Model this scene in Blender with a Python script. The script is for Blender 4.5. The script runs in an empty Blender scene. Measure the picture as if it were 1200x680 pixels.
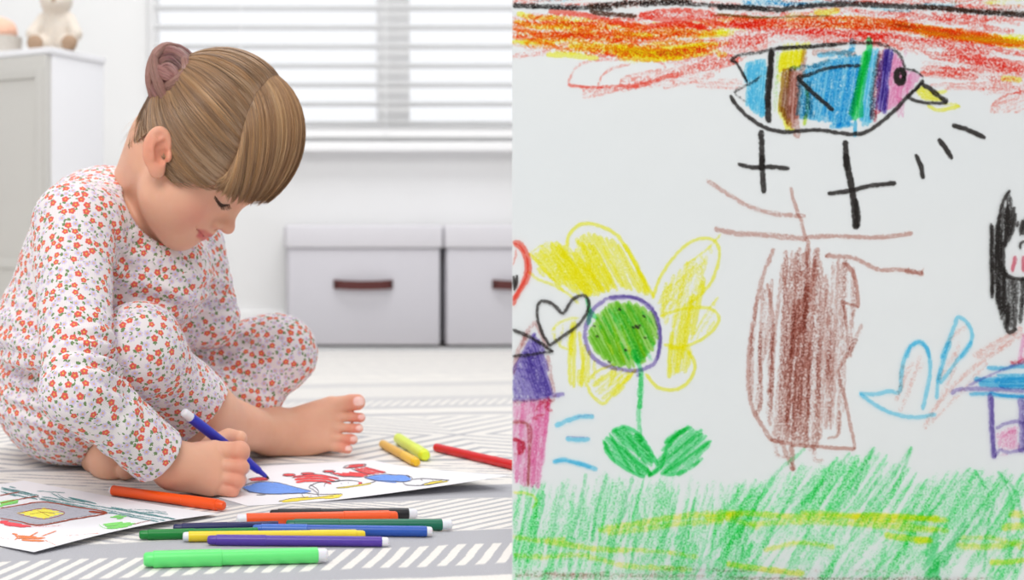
import bpy, math, random
import numpy as np
from mathutils import Vector, Matrix
from mathutils.kdtree import KDTree
R = random.Random(7)
scene = bpy.context.scene
COL = scene.collection
PI = math.pi
FPX, PX0, PY0, CH = 1500.0, 300.0, 280.0, 0.26     # focal length in px, principal point, camera height

def P(px, py, d):
    return Vector(((px-PX0)/FPX*d, d, CH+(PY0-py)/FPX*d))
def ground(px, py, z=0.0):
    return P(px, py, (CH-z)*FPX/(py-PY0))

# ---------------------------------------------------------------- objects
def link(o, parent=None):
    COL.objects.link(o)
    if parent is not None: o.parent = parent
    return o
def tag(o, label=None, cat=None, group=None, kind=None):
    if label: o['label'] = label
    if cat: o['category'] = cat
    if group: o['group'] = group
    if kind: o['kind'] = kind
    return o
def empty(name, loc=(0, 0, 0)):
    o = bpy.data.objects.new(name, None); o.empty_display_size = .02
    o.location = loc
    return link(o)
def meshobj(name, V, F, mats, parent=None, smooth=True, midx=None):
    """V given in world space; parent assumed unrotated (an Empty at a location)"""
    me = bpy.data.meshes.new(name)
    off = Vector((0, 0, 0))
    p = parent
    while p is not None:
        off += Vector(p.location); p = p.parent
    V = np.asarray(V, dtype=np.float64)-np.array(off)
    me.from_pydata([tuple(v) for v in V], [], F if isinstance(F, list) else F.tolist())
    if not isinstance(mats, (list, tuple)): mats = [mats]
    for m in mats: me.materials.append(m)
    if midx is not None: me.polygons.foreach_set('material_index', np.asarray(midx, dtype=np.int32))
    me.polygons.foreach_set('use_smooth', [smooth]*len(me.polygons))
    me.update()
    o = bpy.data.objects.new(name, me)
    return link(o, parent)

class MB:
    """collects shapes for one mesh"""
    def __init__(s): s.V = []; s.F = []; s.M = []; s.mats = []
    def _m(s, m):
        if m not in s.mats: s.mats.append(m)
        return s.mats.index(m)
    def add(s, V, F, m):
        b = len(s.V); s.V += [tuple(v) for v in V]
        k = s._m(m)
        for f in F: s.F.append([i+b for i in f]); s.M.append(k)
    def box(s, c, sz, m, rot=None, bev=0.0):
        c = Vector(c); h = Vector(sz)/2
        if bev <= 0:
            V = [Vector((x*h.x, y*h.y, z*h.z)) for x in (-1, 1) for y in (-1, 1) for z in (-1, 1)]
            F = [(0, 1, 3, 2), (4, 6, 7, 5), (0, 4, 5, 1), (2, 3, 7, 6), (0, 2, 6, 4), (1, 5, 7, 3)]
        else:
            import bmesh
            bm = bmesh.new(); bmesh.ops.create_cube(bm, size=1)
            for v in bm.verts: v.co = Vector((v.co.x*sz[0], v.co.y*sz[1], v.co.z*sz[2]))
            bmesh.ops.bevel(bm, geom=bm.edges[:], offset=bev, segments=3, affect='EDGES', profile=.5)
            bm.verts.ensure_lookup_table(); bm.verts.index_update()
            V = [v.co.copy() for v in bm.verts]; F = [[v.index for v in f.verts] for f in bm.faces]; bm.free()
        if rot is not None: V = [rot @ v for v in V]
        s.add([v+c for v in V], F, m)
    def lathe(s, a, b, prof, m, n=24):
        """profile [(t metres along a->b, radius)]"""
        a = Vector(a); b = Vector(b); ax = (b-a).normalized()
        u = ax.orthogonal().normalized(); w = ax.cross(u)
        V = []; F = []
        for (t, r) in prof:
            for i in range(n):
                an = 2*PI*i/n
                V.append(a+ax*t+(u*math.cos(an)+w*math.sin(an))*max(r, 1e-6))
        for j in range(len(prof)-1):
            for i in range(n):
                F.append((j*n+i, j*n+(i+1) % n, (j+1)*n+(i+1) % n, (j+1)*n+i))
        F.append(tuple(reversed(range(n)))); F.append(tuple(range((len(prof)-1)*n, len(prof)*n)))
        s.add(V, F, m)
    def tube(s, pts, rad, m, n=8):
        pts = [Vector(p) for p in pts]; V = []; F = []
        k = len(pts)
        rr = rad if isinstance(rad, (list, tuple)) else [rad]*k
        t0 = (pts[1]-pts[0]).normalized(); u = t0.orthogonal().normalized()
        for i, p in enumerate(pts):
            t = (pts[min(i+1, k-1)]-pts[max(i-1, 0)]).normalized()
            u = (u-t*u.dot(t)).normalized(); w = t.cross(u)
            for j in range(n):
                an = 2*PI*j/n; V.append(p+(u*math.cos(an)+w*math.sin(an))*rr[i])
        for i in range(k-1):
            for j in range(n): F.append((i*n+j, i*n+(j+1) % n, (i+1)*n+(j+1) % n, (i+1)*n+j))
        F.append(tuple(reversed(range(n)))); F.append(tuple(range((k-1)*n, k*n)))
        s.add(V, F, m)
    def build(s, name, parent=None, smooth=False, angle=None):
        o = meshobj(name, s.V, s.F, s.mats, parent, smooth=smooth or angle is not None, midx=s.M)
        if angle is not None:
            try: o.data.set_sharp_from_angle(angle=math.radians(angle))
            except Exception: pass
        return o

# ---------------------------------------------------------------- node expressions
def s2l(c):
    return tuple((x/255/12.92 if x/255 <= .04045 else ((x/255+.055)/1.055)**2.4) for x in c[:3])+(1,)
class X:
    nt = None
    def __init__(s, sock): s.s = sock
    @staticmethod
    def m(op, *a, clamp=False):
        n = X.nt.nodes.new('ShaderNodeMath'); n.operation = op; n.use_clamp = clamp
        for i, v in enumerate(a):
            if isinstance(v, X): X.nt.links.new(v.s, n.inputs[i])
            else: n.inputs[i].default_value = float(v)
        return X(n.outputs[0])
    def __add__(s, o): return X.m('ADD', s, o)
    __radd__ = __add__
    def __sub__(s, o): return X.m('SUBTRACT', s, o)
    def __rsub__(s, o): return X.m('SUBTRACT', o, s)
    def __mul__(s, o): return X.m('MULTIPLY', s, o)
    __rmul__ = __mul__
    def __truediv__(s, o): return X.m('DIVIDE', s, o)
    def __lt__(s, o): return X.m('LESS_THAN', s, o)
    def __gt__(s, o): return X.m('GREATER_THAN', s, o)
def msin(a): return X.m('SINE', a)
def mcos(a): return X.m('COSINE', a)
def mabs(a): return X.m('ABSOLUTE', a)
def mfrac(a): return X.m('FRACT', a)
def msqrt(a): return X.m('SQRT', a)
def mmin(a, b): return X.m('MINIMUM', a, b)
def mmax(a, b): return X.m('MAXIMUM', a, b)
def mpp(a, s): return X.m('PINGPONG', a, s)
def sstep(x, a, b):
    n = X.nt.nodes.new('ShaderNodeMapRange'); n.interpolation_type = 'SMOOTHSTEP'
    X.nt.links.new(x.s, n.inputs[0])
    for i, v in ((1, a), (2, b)):
        if isinstance(v, X): X.nt.links.new(v.s, n.inputs[i])
        else: n.inputs[i].default_value = v
    return X(n.outputs[0])
def mixc(f, a, b):
    n = X.nt.nodes.new('ShaderNodeMix'); n.data_type = 'RGBA'
    if isinstance(f, X): X.nt.links.new(f.s, n.inputs[0])
    else: n.inputs[0].default_value = f
    for i, v in ((6, a), (7, b)):
        if isinstance(v, X): X.nt.links.new(v.s, n.inputs[i])
        else: n.inputs[i].default_value = v
    return X(n.outputs[2])
def newmat(name):
    m = bpy.data.materials.new(name); m.use_nodes = True
    X.nt = m.node_tree
    b = X.nt.nodes['Principled BSDF']
    return m, b
def lk(x, inp): X.nt.links.new(x.s, inp)
def coords(kind='Object'):
    n = X.nt.nodes.new('ShaderNodeTexCoord'); sp = X.nt.nodes.new('ShaderNodeSeparateXYZ')
    X.nt.links.new(n.outputs[kind], sp.inputs[0])
    return X(n.outputs[kind]), X(sp.outputs[0]), X(sp.outputs[1]), X(sp.outputs[2])
def worldpos():
    n = X.nt.nodes.new('ShaderNodeNewGeometry'); sp = X.nt.nodes.new('ShaderNodeSeparateXYZ')
    X.nt.links.new(n.outputs['Position'], sp.inputs[0])
    return X(n.outputs['Position']), X(sp.outputs[0]), X(sp.outputs[1]), X(sp.outputs[2])
def comb(x, y, z=0.0):
    n = X.nt.nodes.new('ShaderNodeCombineXYZ')
    for i, v in enumerate((x, y, z)):
        if isinstance(v, X): lk(v, n.inputs[i])
        else: n.inputs[i].default_value = v
    return X(n.outputs[0])
def noise(vec, scale, detail=2.0, rough=.5, col=False):
    n = X.nt.nodes.new('ShaderNodeTexNoise'); lk(vec, n.inputs['Vector'])
    n.inputs['Scale'].default_value = scale; n.inputs['Detail'].default_value = detail
    n.inputs['Roughness'].default_value = rough
    return X(n.outputs[1 if col else 0])
def bump(h, b, strength=.3, dist=.001):
    n = X.nt.nodes.new('ShaderNodeBump'); n.inputs['Strength'].default_value = strength
    n.inputs['Distance'].default_value = dist
    lk(h, n.inputs['Height']); X.nt.links.new(n.outputs[0], b.inputs['Normal'])
def uvx(name):
    n = X.nt.nodes.new('ShaderNodeUVMap'); n.uv_map = name
    sp = X.nt.nodes.new('ShaderNodeSeparateXYZ'); X.nt.links.new(n.outputs[0], sp.inputs[0])
    return X(n.outputs[0]), X(sp.outputs[0]), X(sp.outputs[1])
def attrc(name):
    n = X.nt.nodes.new('ShaderNodeAttribute'); n.attribute_name = name
    return X(n.outputs['Color'])
def plain(name, rgb, rough=.5, spec=.5, bumpamt=0, bscale=300, sss=0, metal=0, coat=0, var=0):
    m, b = newmat(name)
    b.inputs['Base Color'].default_value = s2l(rgb); b.inputs['Roughness'].default_value = rough
    b.inputs['Specular IOR Level'].default_value = spec; b.inputs['Metallic'].default_value = metal
    b.inputs['Coat Weight'].default_value = coat
    if sss:
        b.inputs['Subsurface Weight'].default_value = sss; b.inputs['Subsurface Radius'].default_value = (.006, .004, .003)
        b.inputs['Subsurface Scale'].default_value = 1.0
    v = coords()[0]
    nz = noise(v, bscale, 3)
    if var:
        lk(mixc(nz, s2l([c*(1-var) for c in rgb]), s2l([min(255, c*(1+var)) for c in rgb])), b.inputs['Base Color'])
    if bumpamt: bump(nz, b, bumpamt, .001)
    return m

# ---------------------------------------------------------------- camera, light, world
cam = bpy.data.cameras.new('camera'); camo = bpy.data.objects.new('camera', cam); link(camo)
cam.sensor_fit = 'HORIZONTAL'; cam.sensor_width = 36; cam.lens = 36*FPX/1200
cam.shift_x = (600-PX0)/1200; cam.shift_y = -(340-PY0)/1200
camo.location = (0, 0, CH); camo.rotation_euler = (PI/2, 0, 0)
cam.clip_start = .05; cam.clip_end = 60
cam.dof.use_dof = True; cam.dof.focus_distance = 1.17
cam.dof.aperture_fstop = (cam.lens/1000)/.008
scene.camera = camo
vs = scene.view_settings
scene.display_settings.display_device = 'sRGB'
vs.view_transform = 'Standard'; vs.look = 'None'; vs.gamma = 1; vs.exposure = 0.22; vs.use_curve_mapping = False
scene.cycles.transparent_max_bounces = 48
scene.cycles.max_bounces = 8
scene.cycles.use_denoising = True

w = bpy.data.worlds.new('daylight'); scene.world = w; w.use_nodes = True
X.nt = w.node_tree
bg = X.nt.nodes['Background']
_, gx, gy, gz = coords('Generated')
up = sstep(gz, -.2, .9); back = sstep(gy, -.2, .9)
lk(mixc(up, (.62, .63, .65, 1), (.80, .81, .83, 1)), bg.inputs[0])
lk(0.62+back*0.8, bg.inputs[1])

def area(name, loc, tgt, size, power, col=(1, 1, 1)):
    l = bpy.data.lights.new(name, 'AREA'); l.shape = 'RECTANGLE'; l.size, l.size_y = size; l.energy = power; l.color = col
    o = bpy.data.objects.new(name, l); link(o); o.location = loc
    o.rotation_euler = (Vector(tgt)-Vector(loc)).to_track_quat('-Z', 'Y').to_euler()
    return o
area('ceiling_softbox', (-.6, -.5, 2.3), (0, 1.3, .1), (1.6, 1.2), 39, (1, .985, .96))
area('back_wall_fill', (.3, 2.2, 2.45), (.2, 3.4, .4), (1.6, .8), 22, (1, 1, 1))  # unseen fill light, added to brighten the back wall and blind
# ================================================================ ROOM
WALLY = 3.40
m_wall, b = newmat('painted_wall')
v = worldpos()[0]
lk(mixc(noise(v, 3, 2), s2l((232, 232, 231)), s2l((238, 238, 238))), b.inputs['Base Color']); b.inputs['Roughness'].default_value = .9
bump(noise(v, 220, 3), b, .08, .001)
m_trim = plain('white_trim_paint', (248, 248, 248), .5, bumpamt=.03)
# window opening px 168..~760, sill y 168
WX0, WX1 = P(172, 0, WALLY).x, 1.35
WZ0, WZ1 = P(0, 168, WALLY).z, 2.05
def sbox(name, lo, hi, m, bev=0):
    mb = MB(); lo = Vector(lo); hi = Vector(hi)
    mb.box((lo+hi)/2, hi-lo, m, bev=bev)
    o = mb.build(name); o['kind'] = 'structure'; return o
mb = MB()
def seg(x0, x1, z0, z1): mb.box(((x0+x1)/2, WALLY+.06, (z0+z1)/2), (x1-x0, .12, z1-z0), m_wall)
seg(-2.0, WX0, -.1, 2.6); seg(WX1, 2.3, -.1, 2.6); seg(WX0, WX1, -.1, WZ0); seg(WX0, WX1, WZ1, 2.6)
o = mb.build('wall_back'); o['kind'] = 'structure'
sbox('wall_left', (-2.12, -.2, -.1), (-2.0, WALLY+.12, 2.6), m_wall)
sbox('baseboard_back', (-2.0, WALLY-.014, -.008), (2.3, WALLY, .07), m_trim, .003)
m_floor, b = newmat('pale_floor_boards')
_, x, y, z = worldpos()
pl = mfrac(x/.14); gap = (pl < .02)
vv = comb(x*8, y*.8, 0)
lk(mixc(gap, mixc(noise(vv, 3, 4), s2l((205, 200, 194)), s2l((222, 218, 212))), s2l((150, 146, 140))), b.inputs['Base Color']); b.inputs['Roughness'].default_value = .4
sbox('floor', (-2.12, -.4, -.1), (2.3, WALLY+.12, -.008), m_floor)

# window: frame, mullions, glass, blinds
win = empty('window_1', ((WX0+WX1)/2, WALLY, WZ0)); win['kind'] = 'structure'
mb = MB(); fr = .05
mb.box(((WX0+WX1)/2, WALLY+.06, WZ0+fr/2), (WX1-WX0, .07, fr), m_trim, bev=.004)
mb.box(((WX0+WX1)/2, WALLY+.06, WZ1-fr/2), (WX1-WX0, .07, fr), m_trim, bev=.004)
mulx = P(463, 0, WALLY).x
for xx, ww in ((WX0+.012, .03), (WX1-fr/2, fr), (mulx, .085), (mulx+.66, .07)):
    mb.box((xx, WALLY+.06, (WZ0+WZ1)/2), (ww, .068, WZ1-WZ0-.002), m_trim, bev=.004)
mb.build('window_frame', win)
mg, b = newmat('window_glass')
nt = mg.node_tree; tr = nt.nodes.new('ShaderNodeBsdfTransparent'); gl = nt.nodes.new('ShaderNodeBsdfGlossy'); gl.inputs['Roughness'].default_value = .02
mx = nt.nodes.new('ShaderNodeMixShader'); mx.inputs[0].default_value = .06
nt.links.new(tr.outputs[0], mx.inputs[1]); nt.links.new(gl.outputs[0], mx.inputs[2]); nt.links.new(mx.outputs[0], nt.nodes['Material Output'].inputs[0])
mb = MB(); mb.box(((WX0+WX1)/2, WALLY+.07, (WZ0+WZ1)/2), (WX1-WX0-.02, .005, WZ1-WZ0-.02), mg); mb.build('glass_pane', win)
mb = MB(); mb.box(((WX0+WX1)/2, WALLY-.018, WZ0-.012), (WX1-WX0+.08, .075, .024), m_trim, bev=.004); mb.build('window_sill', win)
# blinds: translucent slats hanging in front of the window
m_slat, b = newmat('blind_slat')
b.inputs['Base Color'].default_value = s2l((240, 240, 240)); b.inputs['Roughness'].default_value = .5
nt = m_slat.node_tree; tl = nt.nodes.new('ShaderNodeBsdfTranslucent'); tl.inputs[0].default_value = (.9, .9, .9, 1)
mx = nt.nodes.new('ShaderNodeMixShader'); mx.inputs[0].default_value = .6
nt.links.new(b.outputs[0], mx.inputs[1]); nt.links.new(tl.outputs[0], mx.inputs[2]); nt.links.new(mx.outputs[0], nt.nodes['Material Output'].inputs[0])
bl = empty('window_blind', ((WX0+WX1)/2, WALLY-.05, WZ1))
tag(bl, 'white horizontal slatted blind hanging in front of the bright window', 'window blind')
pitch = 22.3/FPX*WALLY
zs = P(0, 145, WALLY-.03).z
k = 0
while zs+k*pitch < WZ1-.03:
    mb = MB(); zc = zs+k*pitch
    a = math.radians(8)
    rot = Matrix.Rotation(-a, 3, 'X')
    n = 6; V = []; F = []
    for i in range(n+1):
        t = (i/n-.5); yy = t*.048; zz = .004*(1-4*t*t)
        for xx in (WX0+.02, WX1-.02):
            for dz in (0, .0012):
                q = rot @ Vector((0, yy, zz+dz)); V.append((xx, WALLY-.03+q.y, zc+q.z))
    for i in range(n):
        a0 = i*4; b0 = a0+4
        F += [(a0, a0+2, b0+2, b0), (a0+1, b0+1, b0+3, a0+3), (a0, b0, b0+1, a0+1), (a0+2, a0+3, b0+3, b0+2)]
    F += [(0, 1, 3, 2), (4*n, 4*n+2, 4*n+3, 4*n+1)]
    mb.add(V, F, m_slat); mb.build('slat', bl, smooth=False); k += 1
mb = MB(); mb.box(((WX0+WX1)/2, WALLY-.03, WZ0+.022), (WX1-WX0-.04, .03, .018), m_trim, bev=.003); mb.build('bottom_rail', bl)
mb = MB(); mb.box(((WX0+WX1)/2, WALLY-.03, WZ1-.01), (WX1-WX0-.02, .045, .04), m_trim, bev=.003); mb.build('head_rail', bl)
for xx in (mulx-.03, mulx+.62, WX0+.25):
    mb = MB()
    mb.tube([(xx, WALLY-.055, WZ0+.02), (xx, WALLY-.055, WZ1)], .0012, m_trim, 6); mb.build('cord', bl)

# storage boxes
m_box = plain('box_fabric', (209, 207, 213), .9, .2, bumpamt=.15, bscale=600, var=.015)
m_lid = plain('box_lid_fabric', (219, 217, 222), .9, .2, bumpamt=.15, bscale=600, var=.015)
m_leather = plain('brown_leather', (92, 44, 42), .6, .4, bumpamt=.2, bscale=400)
m_rivet = plain('dark_rivet', (60, 40, 38), .35, .5, metal=.8)
def storage_box(px0, px1, label):
    d = 3.12
    a = P(px0, 405, d); c = P(px1, 405, d)
    wdt = c.x-a.x; top = P(0, 264, d).z; lidz = P(0, 291, d).z
    root = empty('storage_box', ((a.x+c.x)/2, d+.13, 0)); tag(root, label, 'storage box', 'lidded fabric storage boxes along the wall')
    mb = MB(); mb.box(((a.x+c.x)/2, d+.13, lidz/2), (wdt-.012, .255, lidz), m_box, bev=.006); mb.build('box_body', root, angle=40)
    mb = MB(); mb.box(((a.x+c.x)/2, d+.13, (lidz+top)/2), (wdt, .268, top-lidz), m_lid, bev=.006); mb.build('lid', root, angle=40)
    hx = (a.x+c.x)/2-.003; hz = P(0, 333, d).z; hw = .145
    mb = MB(); n = 12; V = []; F = []
    for i in range(n+1):
        t = i/n*2-1; xx = hx+t*hw/2; yy = d+.001-.018*(1-t**4); hh = .011
        for dy in (0, -.003):
            for dz in (-hh, hh): V.append((xx, yy+dy, hz+dz-.003*(1-t*t)))
    for i in range(n):
        a0 = i*4; b0 = a0+4
        F += [(a0, a0+1, b0+1, b0), (a0+2, b0+2, b0+3, a0+3), (a0, b0, b0+2, a0+2), (a0+1, a0+3, b0+3, b0+1)]
    F += [(0, 2, 3, 1), (4*n, 4*n+1, 4*n+3, 4*n+2)]
    mb.add(V, F, m_leather)
    h = mb.build('handle', root, smooth=False)
    for sg in (-1, 1):
        mb = MB(); p = Vector((hx+sg*hw/2*.9, d-.004, hz)); mb.lathe(p, p+Vector((0, -.005, 0)), [(0, .006), (.004, .005), (.005, .001)], m_rivet, 12); mb.build('rivet', h)
storage_box(335, 519, 'pale grey lidded storage box with brown leather handle, wholly visible beside the girl')
storage_box(521, 705, 'pale grey lidded storage box partly hidden behind the drawing board, its handle just showing')

# cabinet (narrow, turned a little) and soft toy
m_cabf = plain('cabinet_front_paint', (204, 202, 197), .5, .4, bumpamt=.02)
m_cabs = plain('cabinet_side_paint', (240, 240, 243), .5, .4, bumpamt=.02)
c0 = P(60, 55, 2.55); c1 = P(122, 68, 2.70); H = c0.z
ux = Vector((c1.x-c0.x, c1.y-c0.y, 0)); ds = ux.length; ux.normalize()          # side direction
uf = Vector((-ux.y, ux.x, 0));                                                # front direction (to the left)
if uf.x > 0: uf = -uf
W = .46
root = empty('cabinet', (c0.x, c0.y, 0)); tag(root, 'low white cabinet with a grey door front at the left edge behind the girl', 'cabinet')
Rm = Matrix((uf, ux, Vector((0, 0, 1)))).transposed()
def cbox(lo, hi, m, name, par, bev=.002):
    lo = Vector(lo); hi = Vector(hi); c = (lo+hi)/2
    mb = MB(); mb.box(Vector((c0.x, c0.y, 0))+Rm @ c, hi-lo, m, rot=Rm, bev=bev); return mb.build(name, par, angle=40)
cbox((0, .004, .03), (W, ds, H-.012), m_cabs, 'carcass', root)
cbox((-.004, -.006, H-.013), (W+.004, ds+.001, H), m_cabs, 'top', root)
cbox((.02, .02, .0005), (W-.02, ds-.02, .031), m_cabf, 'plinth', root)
for i in (0, 1):
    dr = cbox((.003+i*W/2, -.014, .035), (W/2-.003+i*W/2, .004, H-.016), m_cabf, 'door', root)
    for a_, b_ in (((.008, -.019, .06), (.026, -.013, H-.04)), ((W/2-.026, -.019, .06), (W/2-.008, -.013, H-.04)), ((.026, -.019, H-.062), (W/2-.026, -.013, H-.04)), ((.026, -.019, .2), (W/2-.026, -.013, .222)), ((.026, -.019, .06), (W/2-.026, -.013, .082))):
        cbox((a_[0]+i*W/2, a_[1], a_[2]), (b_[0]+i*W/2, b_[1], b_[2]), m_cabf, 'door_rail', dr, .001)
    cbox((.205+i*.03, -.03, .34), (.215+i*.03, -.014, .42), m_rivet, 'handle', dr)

# rug
m_rug, b = newmat('woven_rug')
_, x, y, z = worldpos()
ca, sa = math.cos(.15), math.sin(.15)
xr = x*ca+y*sa; yr = y*ca-x*sa
wob = (noise(comb(x*9, y*9, 0), 1, 2)-.5)*.022
fz = (noise(comb(x, y, 0), 260, 2)-.5)*.0042
yr = yr+wob+fz; xr = xr+wob+fz
pos = comb(x, y, 0)
def rng(v, a, c, e=.003): return sstep(v, a-e, a+e)*(1-sstep(v, c-e, c+e))
tooth = noise(pos, 420, 3, .7); weave = noise(comb(x*1.0, y*.35, 0), 900, 2)
T = .95; tt = mfrac((yr-.93)/T)*T
dx = mpp(xr+.05, .19)/.19; dy = mabs(tt-.71)/.15
dia = mabs(mfrac((dx+dy)*4.5)-.5)
dia_g = (1-sstep(dia, .12, .22))*rng(tt, .54, .88)
dsh = mfrac((xr-(tt*.55))/.0158); dash_g = (1-sstep(mabs(dsh-.5), .20, .30)*rng(tt, .055, .118, .003))*rng(tt, .022, .170)
zig = mabs(mfrac((tt+mpp(xr, .11)*.62)/.0150)-.5)
zig_g = (1-sstep(zig, .15, .26))*rng(tt, .172, .305)*.85
sh = mabs(mfrac((tt+xr*.30)/.0165)-.5)
brk = noise(comb(xr*5, tt*26, 0), 3, 1)
sh_g = (1-sstep(sh, .10, .22))*rng(tt, .395, .505)*sstep(brk, .40, .5)
line = rng(tt, .305, .372)+rng(tt, .518, .532)+rng(tt, .895, .925)
g = mmin(mmax(mmax(mmax(dia_g, dash_g), mmax(zig_g, sh_g)), line), 1.0)
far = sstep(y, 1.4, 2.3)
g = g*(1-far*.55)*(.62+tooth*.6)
cream = mixc(tooth, s2l((222, 217, 210)), s2l((244, 241, 237)))
grey = mixc(tooth, s2l((150, 150, 157)), s2l((198, 198, 204)))
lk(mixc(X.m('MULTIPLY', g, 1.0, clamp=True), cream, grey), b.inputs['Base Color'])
b.inputs['Roughness'].default_value = .95; b.inputs['Specular IOR Level'].default_value = .1
bump(tooth*.7+weave*.6+g*.5, b, .55, .0016)
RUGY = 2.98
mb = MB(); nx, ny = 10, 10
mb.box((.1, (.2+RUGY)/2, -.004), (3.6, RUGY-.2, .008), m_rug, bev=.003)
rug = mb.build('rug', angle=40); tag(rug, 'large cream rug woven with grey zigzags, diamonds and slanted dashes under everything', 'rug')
# fringe strip at the far edge of the rug
m_fr = plain('rug_binding', (186, 186, 186), .95, .1, bumpamt=.5, bscale=300, var=.1)
mb = MB(); mb.box((.1, RUGY+.035, -.003), (3.6, .075, .010), m_fr, bev=.003); mb.build('rug_binding', rug, angle=40)
HRES=.0016
# ================================================================ IMPLICIT SURFACES -> ONE CONTINUOUS MESH
def smin(a, b, k):
    h = np.clip(.5+.5*(b-a)/k, 0, 1); return b*(1-h)+a*h-k*h*(1-h)
def smax(a, b, k): return -smin(-a, -b, k)
def A3(v): return np.array(v, dtype=np.float64)
class Cone:
    def __init__(s, a, b, r1, r2=None):
        s.a = A3(a); s.b = A3(b); s.r1 = r1; s.r2 = r1 if r2 is None else r2
        s.c = (s.a+s.b)/2; s.R = np.linalg.norm(s.b-s.a)/2+max(s.r1, s.r2)
    def __call__(s, p):
        ba = s.b-s.a; pa = p-s.a
        h = np.clip(pa @ ba/(ba @ ba), 0, 1)
        return np.linalg.norm(pa-h[..., None]*ba, axis=-1)-(s.r1+(s.r2-s.r1)*h)
class Ell:
    def __init__(s, c, r, rot=None):
        s.c = A3(c); s.r = A3(r) if np.ndim(r) else A3((r, r, r)); s.rot = np.eye(3) if rot is None else np.array(rot); s.R = s.r.max()
    def __call__(s, p):
        q = (p-s.c) @ s.rot                      # columns of rot are the local axes
        k0 = np.linalg.norm(q/s.r, axis=-1); k1 = np.linalg.norm(q/(s.r**2), axis=-1)
        return np.where(k1 > 1e-9, k0*(k0-1)/np.maximum(k1, 1e-9), -s.r.min())
class Half:                                       # n.p < d is inside
    def __init__(s, n, pt): s.n = A3(n)/np.linalg.norm(n); s.d = s.n @ A3(pt); s.c = None; s.R = 1e9
    def __call__(s, p): return p @ s.n-s.d
class Bundle:
    """its own little field"""
    def __init__(s, c, R_, fn): s.c = A3(c); s.R = R_; s.fn = fn
    def __call__(s, p): return s.fn(p)
def evalf(ops, p):
    d = np.full(p.shape[:-1], 1.0)
    for op, pr, k in ops:
        if op == 'u': d = smin(d, pr(p), k)
        elif op == 's': d = smax(d, -pr(p), k)
        elif op == 'i': d = smax(d, pr(p), k)
        elif op == 'd': d = d+pr(p)
    return d
def mesh_field(ops, lo, hi, h):
    lo = A3(lo); hi = A3(hi); B = 12
    nb = np.ceil((hi-lo)/(h*B)).astype(int); n = nb*B+1
    G = np.full(n, 1.0, dtype=np.float32)
    bc = np.stack(np.meshgrid(*[np.arange(k) for k in nb], indexing='ij'), -1).reshape(-1, 3)
    cen = lo+(bc+.5)*B*h; rad = B*h*math.sqrt(3)/2
    dc = evalf(ops, cen)
    loc = np.stack(np.meshgrid(*[np.arange(B+1)]*3, indexing='ij'), -1)*h
    for b, ce, dd in zip(bc, cen, dc):
        s = tuple(slice(q*B, q*B+B+1) for q in b)
        if abs(dd) > rad*1.25+.012:
            G[s] = np.where(np.abs(G[s]) < .9, G[s], dd if dd < 0 else 1.0); continue
        sub = []
        for op, pr, k in ops:
            if op in ('u', 's') and pr.c is not None and np.linalg.norm(pr.c-ce)-pr.R > rad+k+.012: continue
            sub.append((op, pr, k))
        G[s] = evalf(sub, lo+b*B*h+loc)
    ins = G < 0
    cnt = np.zeros(np.array(n)-1, dtype=np.int8)
    for dx in (0, 1):
        for dy in (0, 1):
            for dz in (0, 1): cnt += ins[dx:n[0]-1+dx, dy:n[1]-1+dy, dz:n[2]-1+dz]
    act = (cnt > 0) & (cnt < 8)
    I = np.argwhere(act); idx = np.full(act.shape, -1, dtype=np.int64); idx[act] = np.arange(len(I))
    cor = [(a, b, c_) for a in (0, 1) for b in (0, 1) for c_ in (0, 1)]
    val = np.stack([G[I[:, 0]+a, I[:, 1]+b, I[:, 2]+c_] for a, b, c_ in cor], 1).astype(np.float64)
    acc = np.zeros((len(I), 3)); num = np.zeros(len(I))
    for i, ca in enumerate(cor):
        for j, cb in enumerate(cor):
            if j > i and sum(abs(ca[q]-cb[q]) for q in range(3)) == 1:
                va, vb = val[:, i], val[:, j]; mk = (va < 0) != (vb < 0)
                t = np.where(mk, va/np.where(mk, va-vb, 1), 0)
                acc += np.where(mk[:, None], A3(ca)+(A3(cb)-A3(ca))*t[:, None], 0); num += mk
    V = lo+(I+acc/num[:, None])*h
    F = []
    for ax in range(3):
        o1, o2 = [q for q in range(3) if q != ax]
        s0 = [slice(0, m) for m in n]; s1 = [slice(0, m) for m in n]
        s0[ax] = slice(0, n[ax]-1); s1[ax] = slice(1, n[ax])
        a = ins[tuple(s0)]; b = ins[tuple(s1)]
        E_ = np.argwhere(a != b)
        ok = (E_[:, o1] > 0) & (E_[:, o2] > 0) & (E_[:, o1] < n[o1]-1) & (E_[:, o2] < n[o2]-1); E_ = E_[ok]
        def g(d1, d2):
            e = E_.copy(); e[:, o1] += d1; e[:, o2] += d2; return idx[e[:, 0], e[:, 1], e[:, 2]]
        q = np.stack([g(-1, -1), g(0, -1), g(0, 0), g(-1, 0)], 1)
        flip = a[E_[:, 0], E_[:, 1], E_[:, 2]]
        if ax == 1: flip = ~flip
        q[~flip] = q[~flip][:, ::-1]
        F.append(q)
    F = np.concatenate(F); F = F[(F >= 0).all(1)]
    return V, F
def fastobj(name, V, F, mats, parent):
    off = A3((0, 0, 0)); p = parent
    while p is not None: off = off+A3(p.location); p = p.parent
    V = V-off
    me = bpy.data.meshes.new(name)
    me.vertices.add(len(V)); me.vertices.foreach_set('co', V.astype(np.float32).ravel())
    me.loops.add(F.size); me.loops.foreach_set('vertex_index', F.astype(np.int32).ravel())
    me.polygons.add(len(F)); me.polygons.foreach_set('loop_start', np.arange(0, F.size, 4, dtype=np.int32))
    me.polygons.foreach_set('use_smooth', np.ones(len(F), dtype=bool))
    me.update(calc_edges=True); me.validate()
    for m in (mats if isinstance(mats, (list, tuple)) else [mats]): me.materials.append(m)
    return link(bpy.data.objects.new(name, me), parent)
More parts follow.
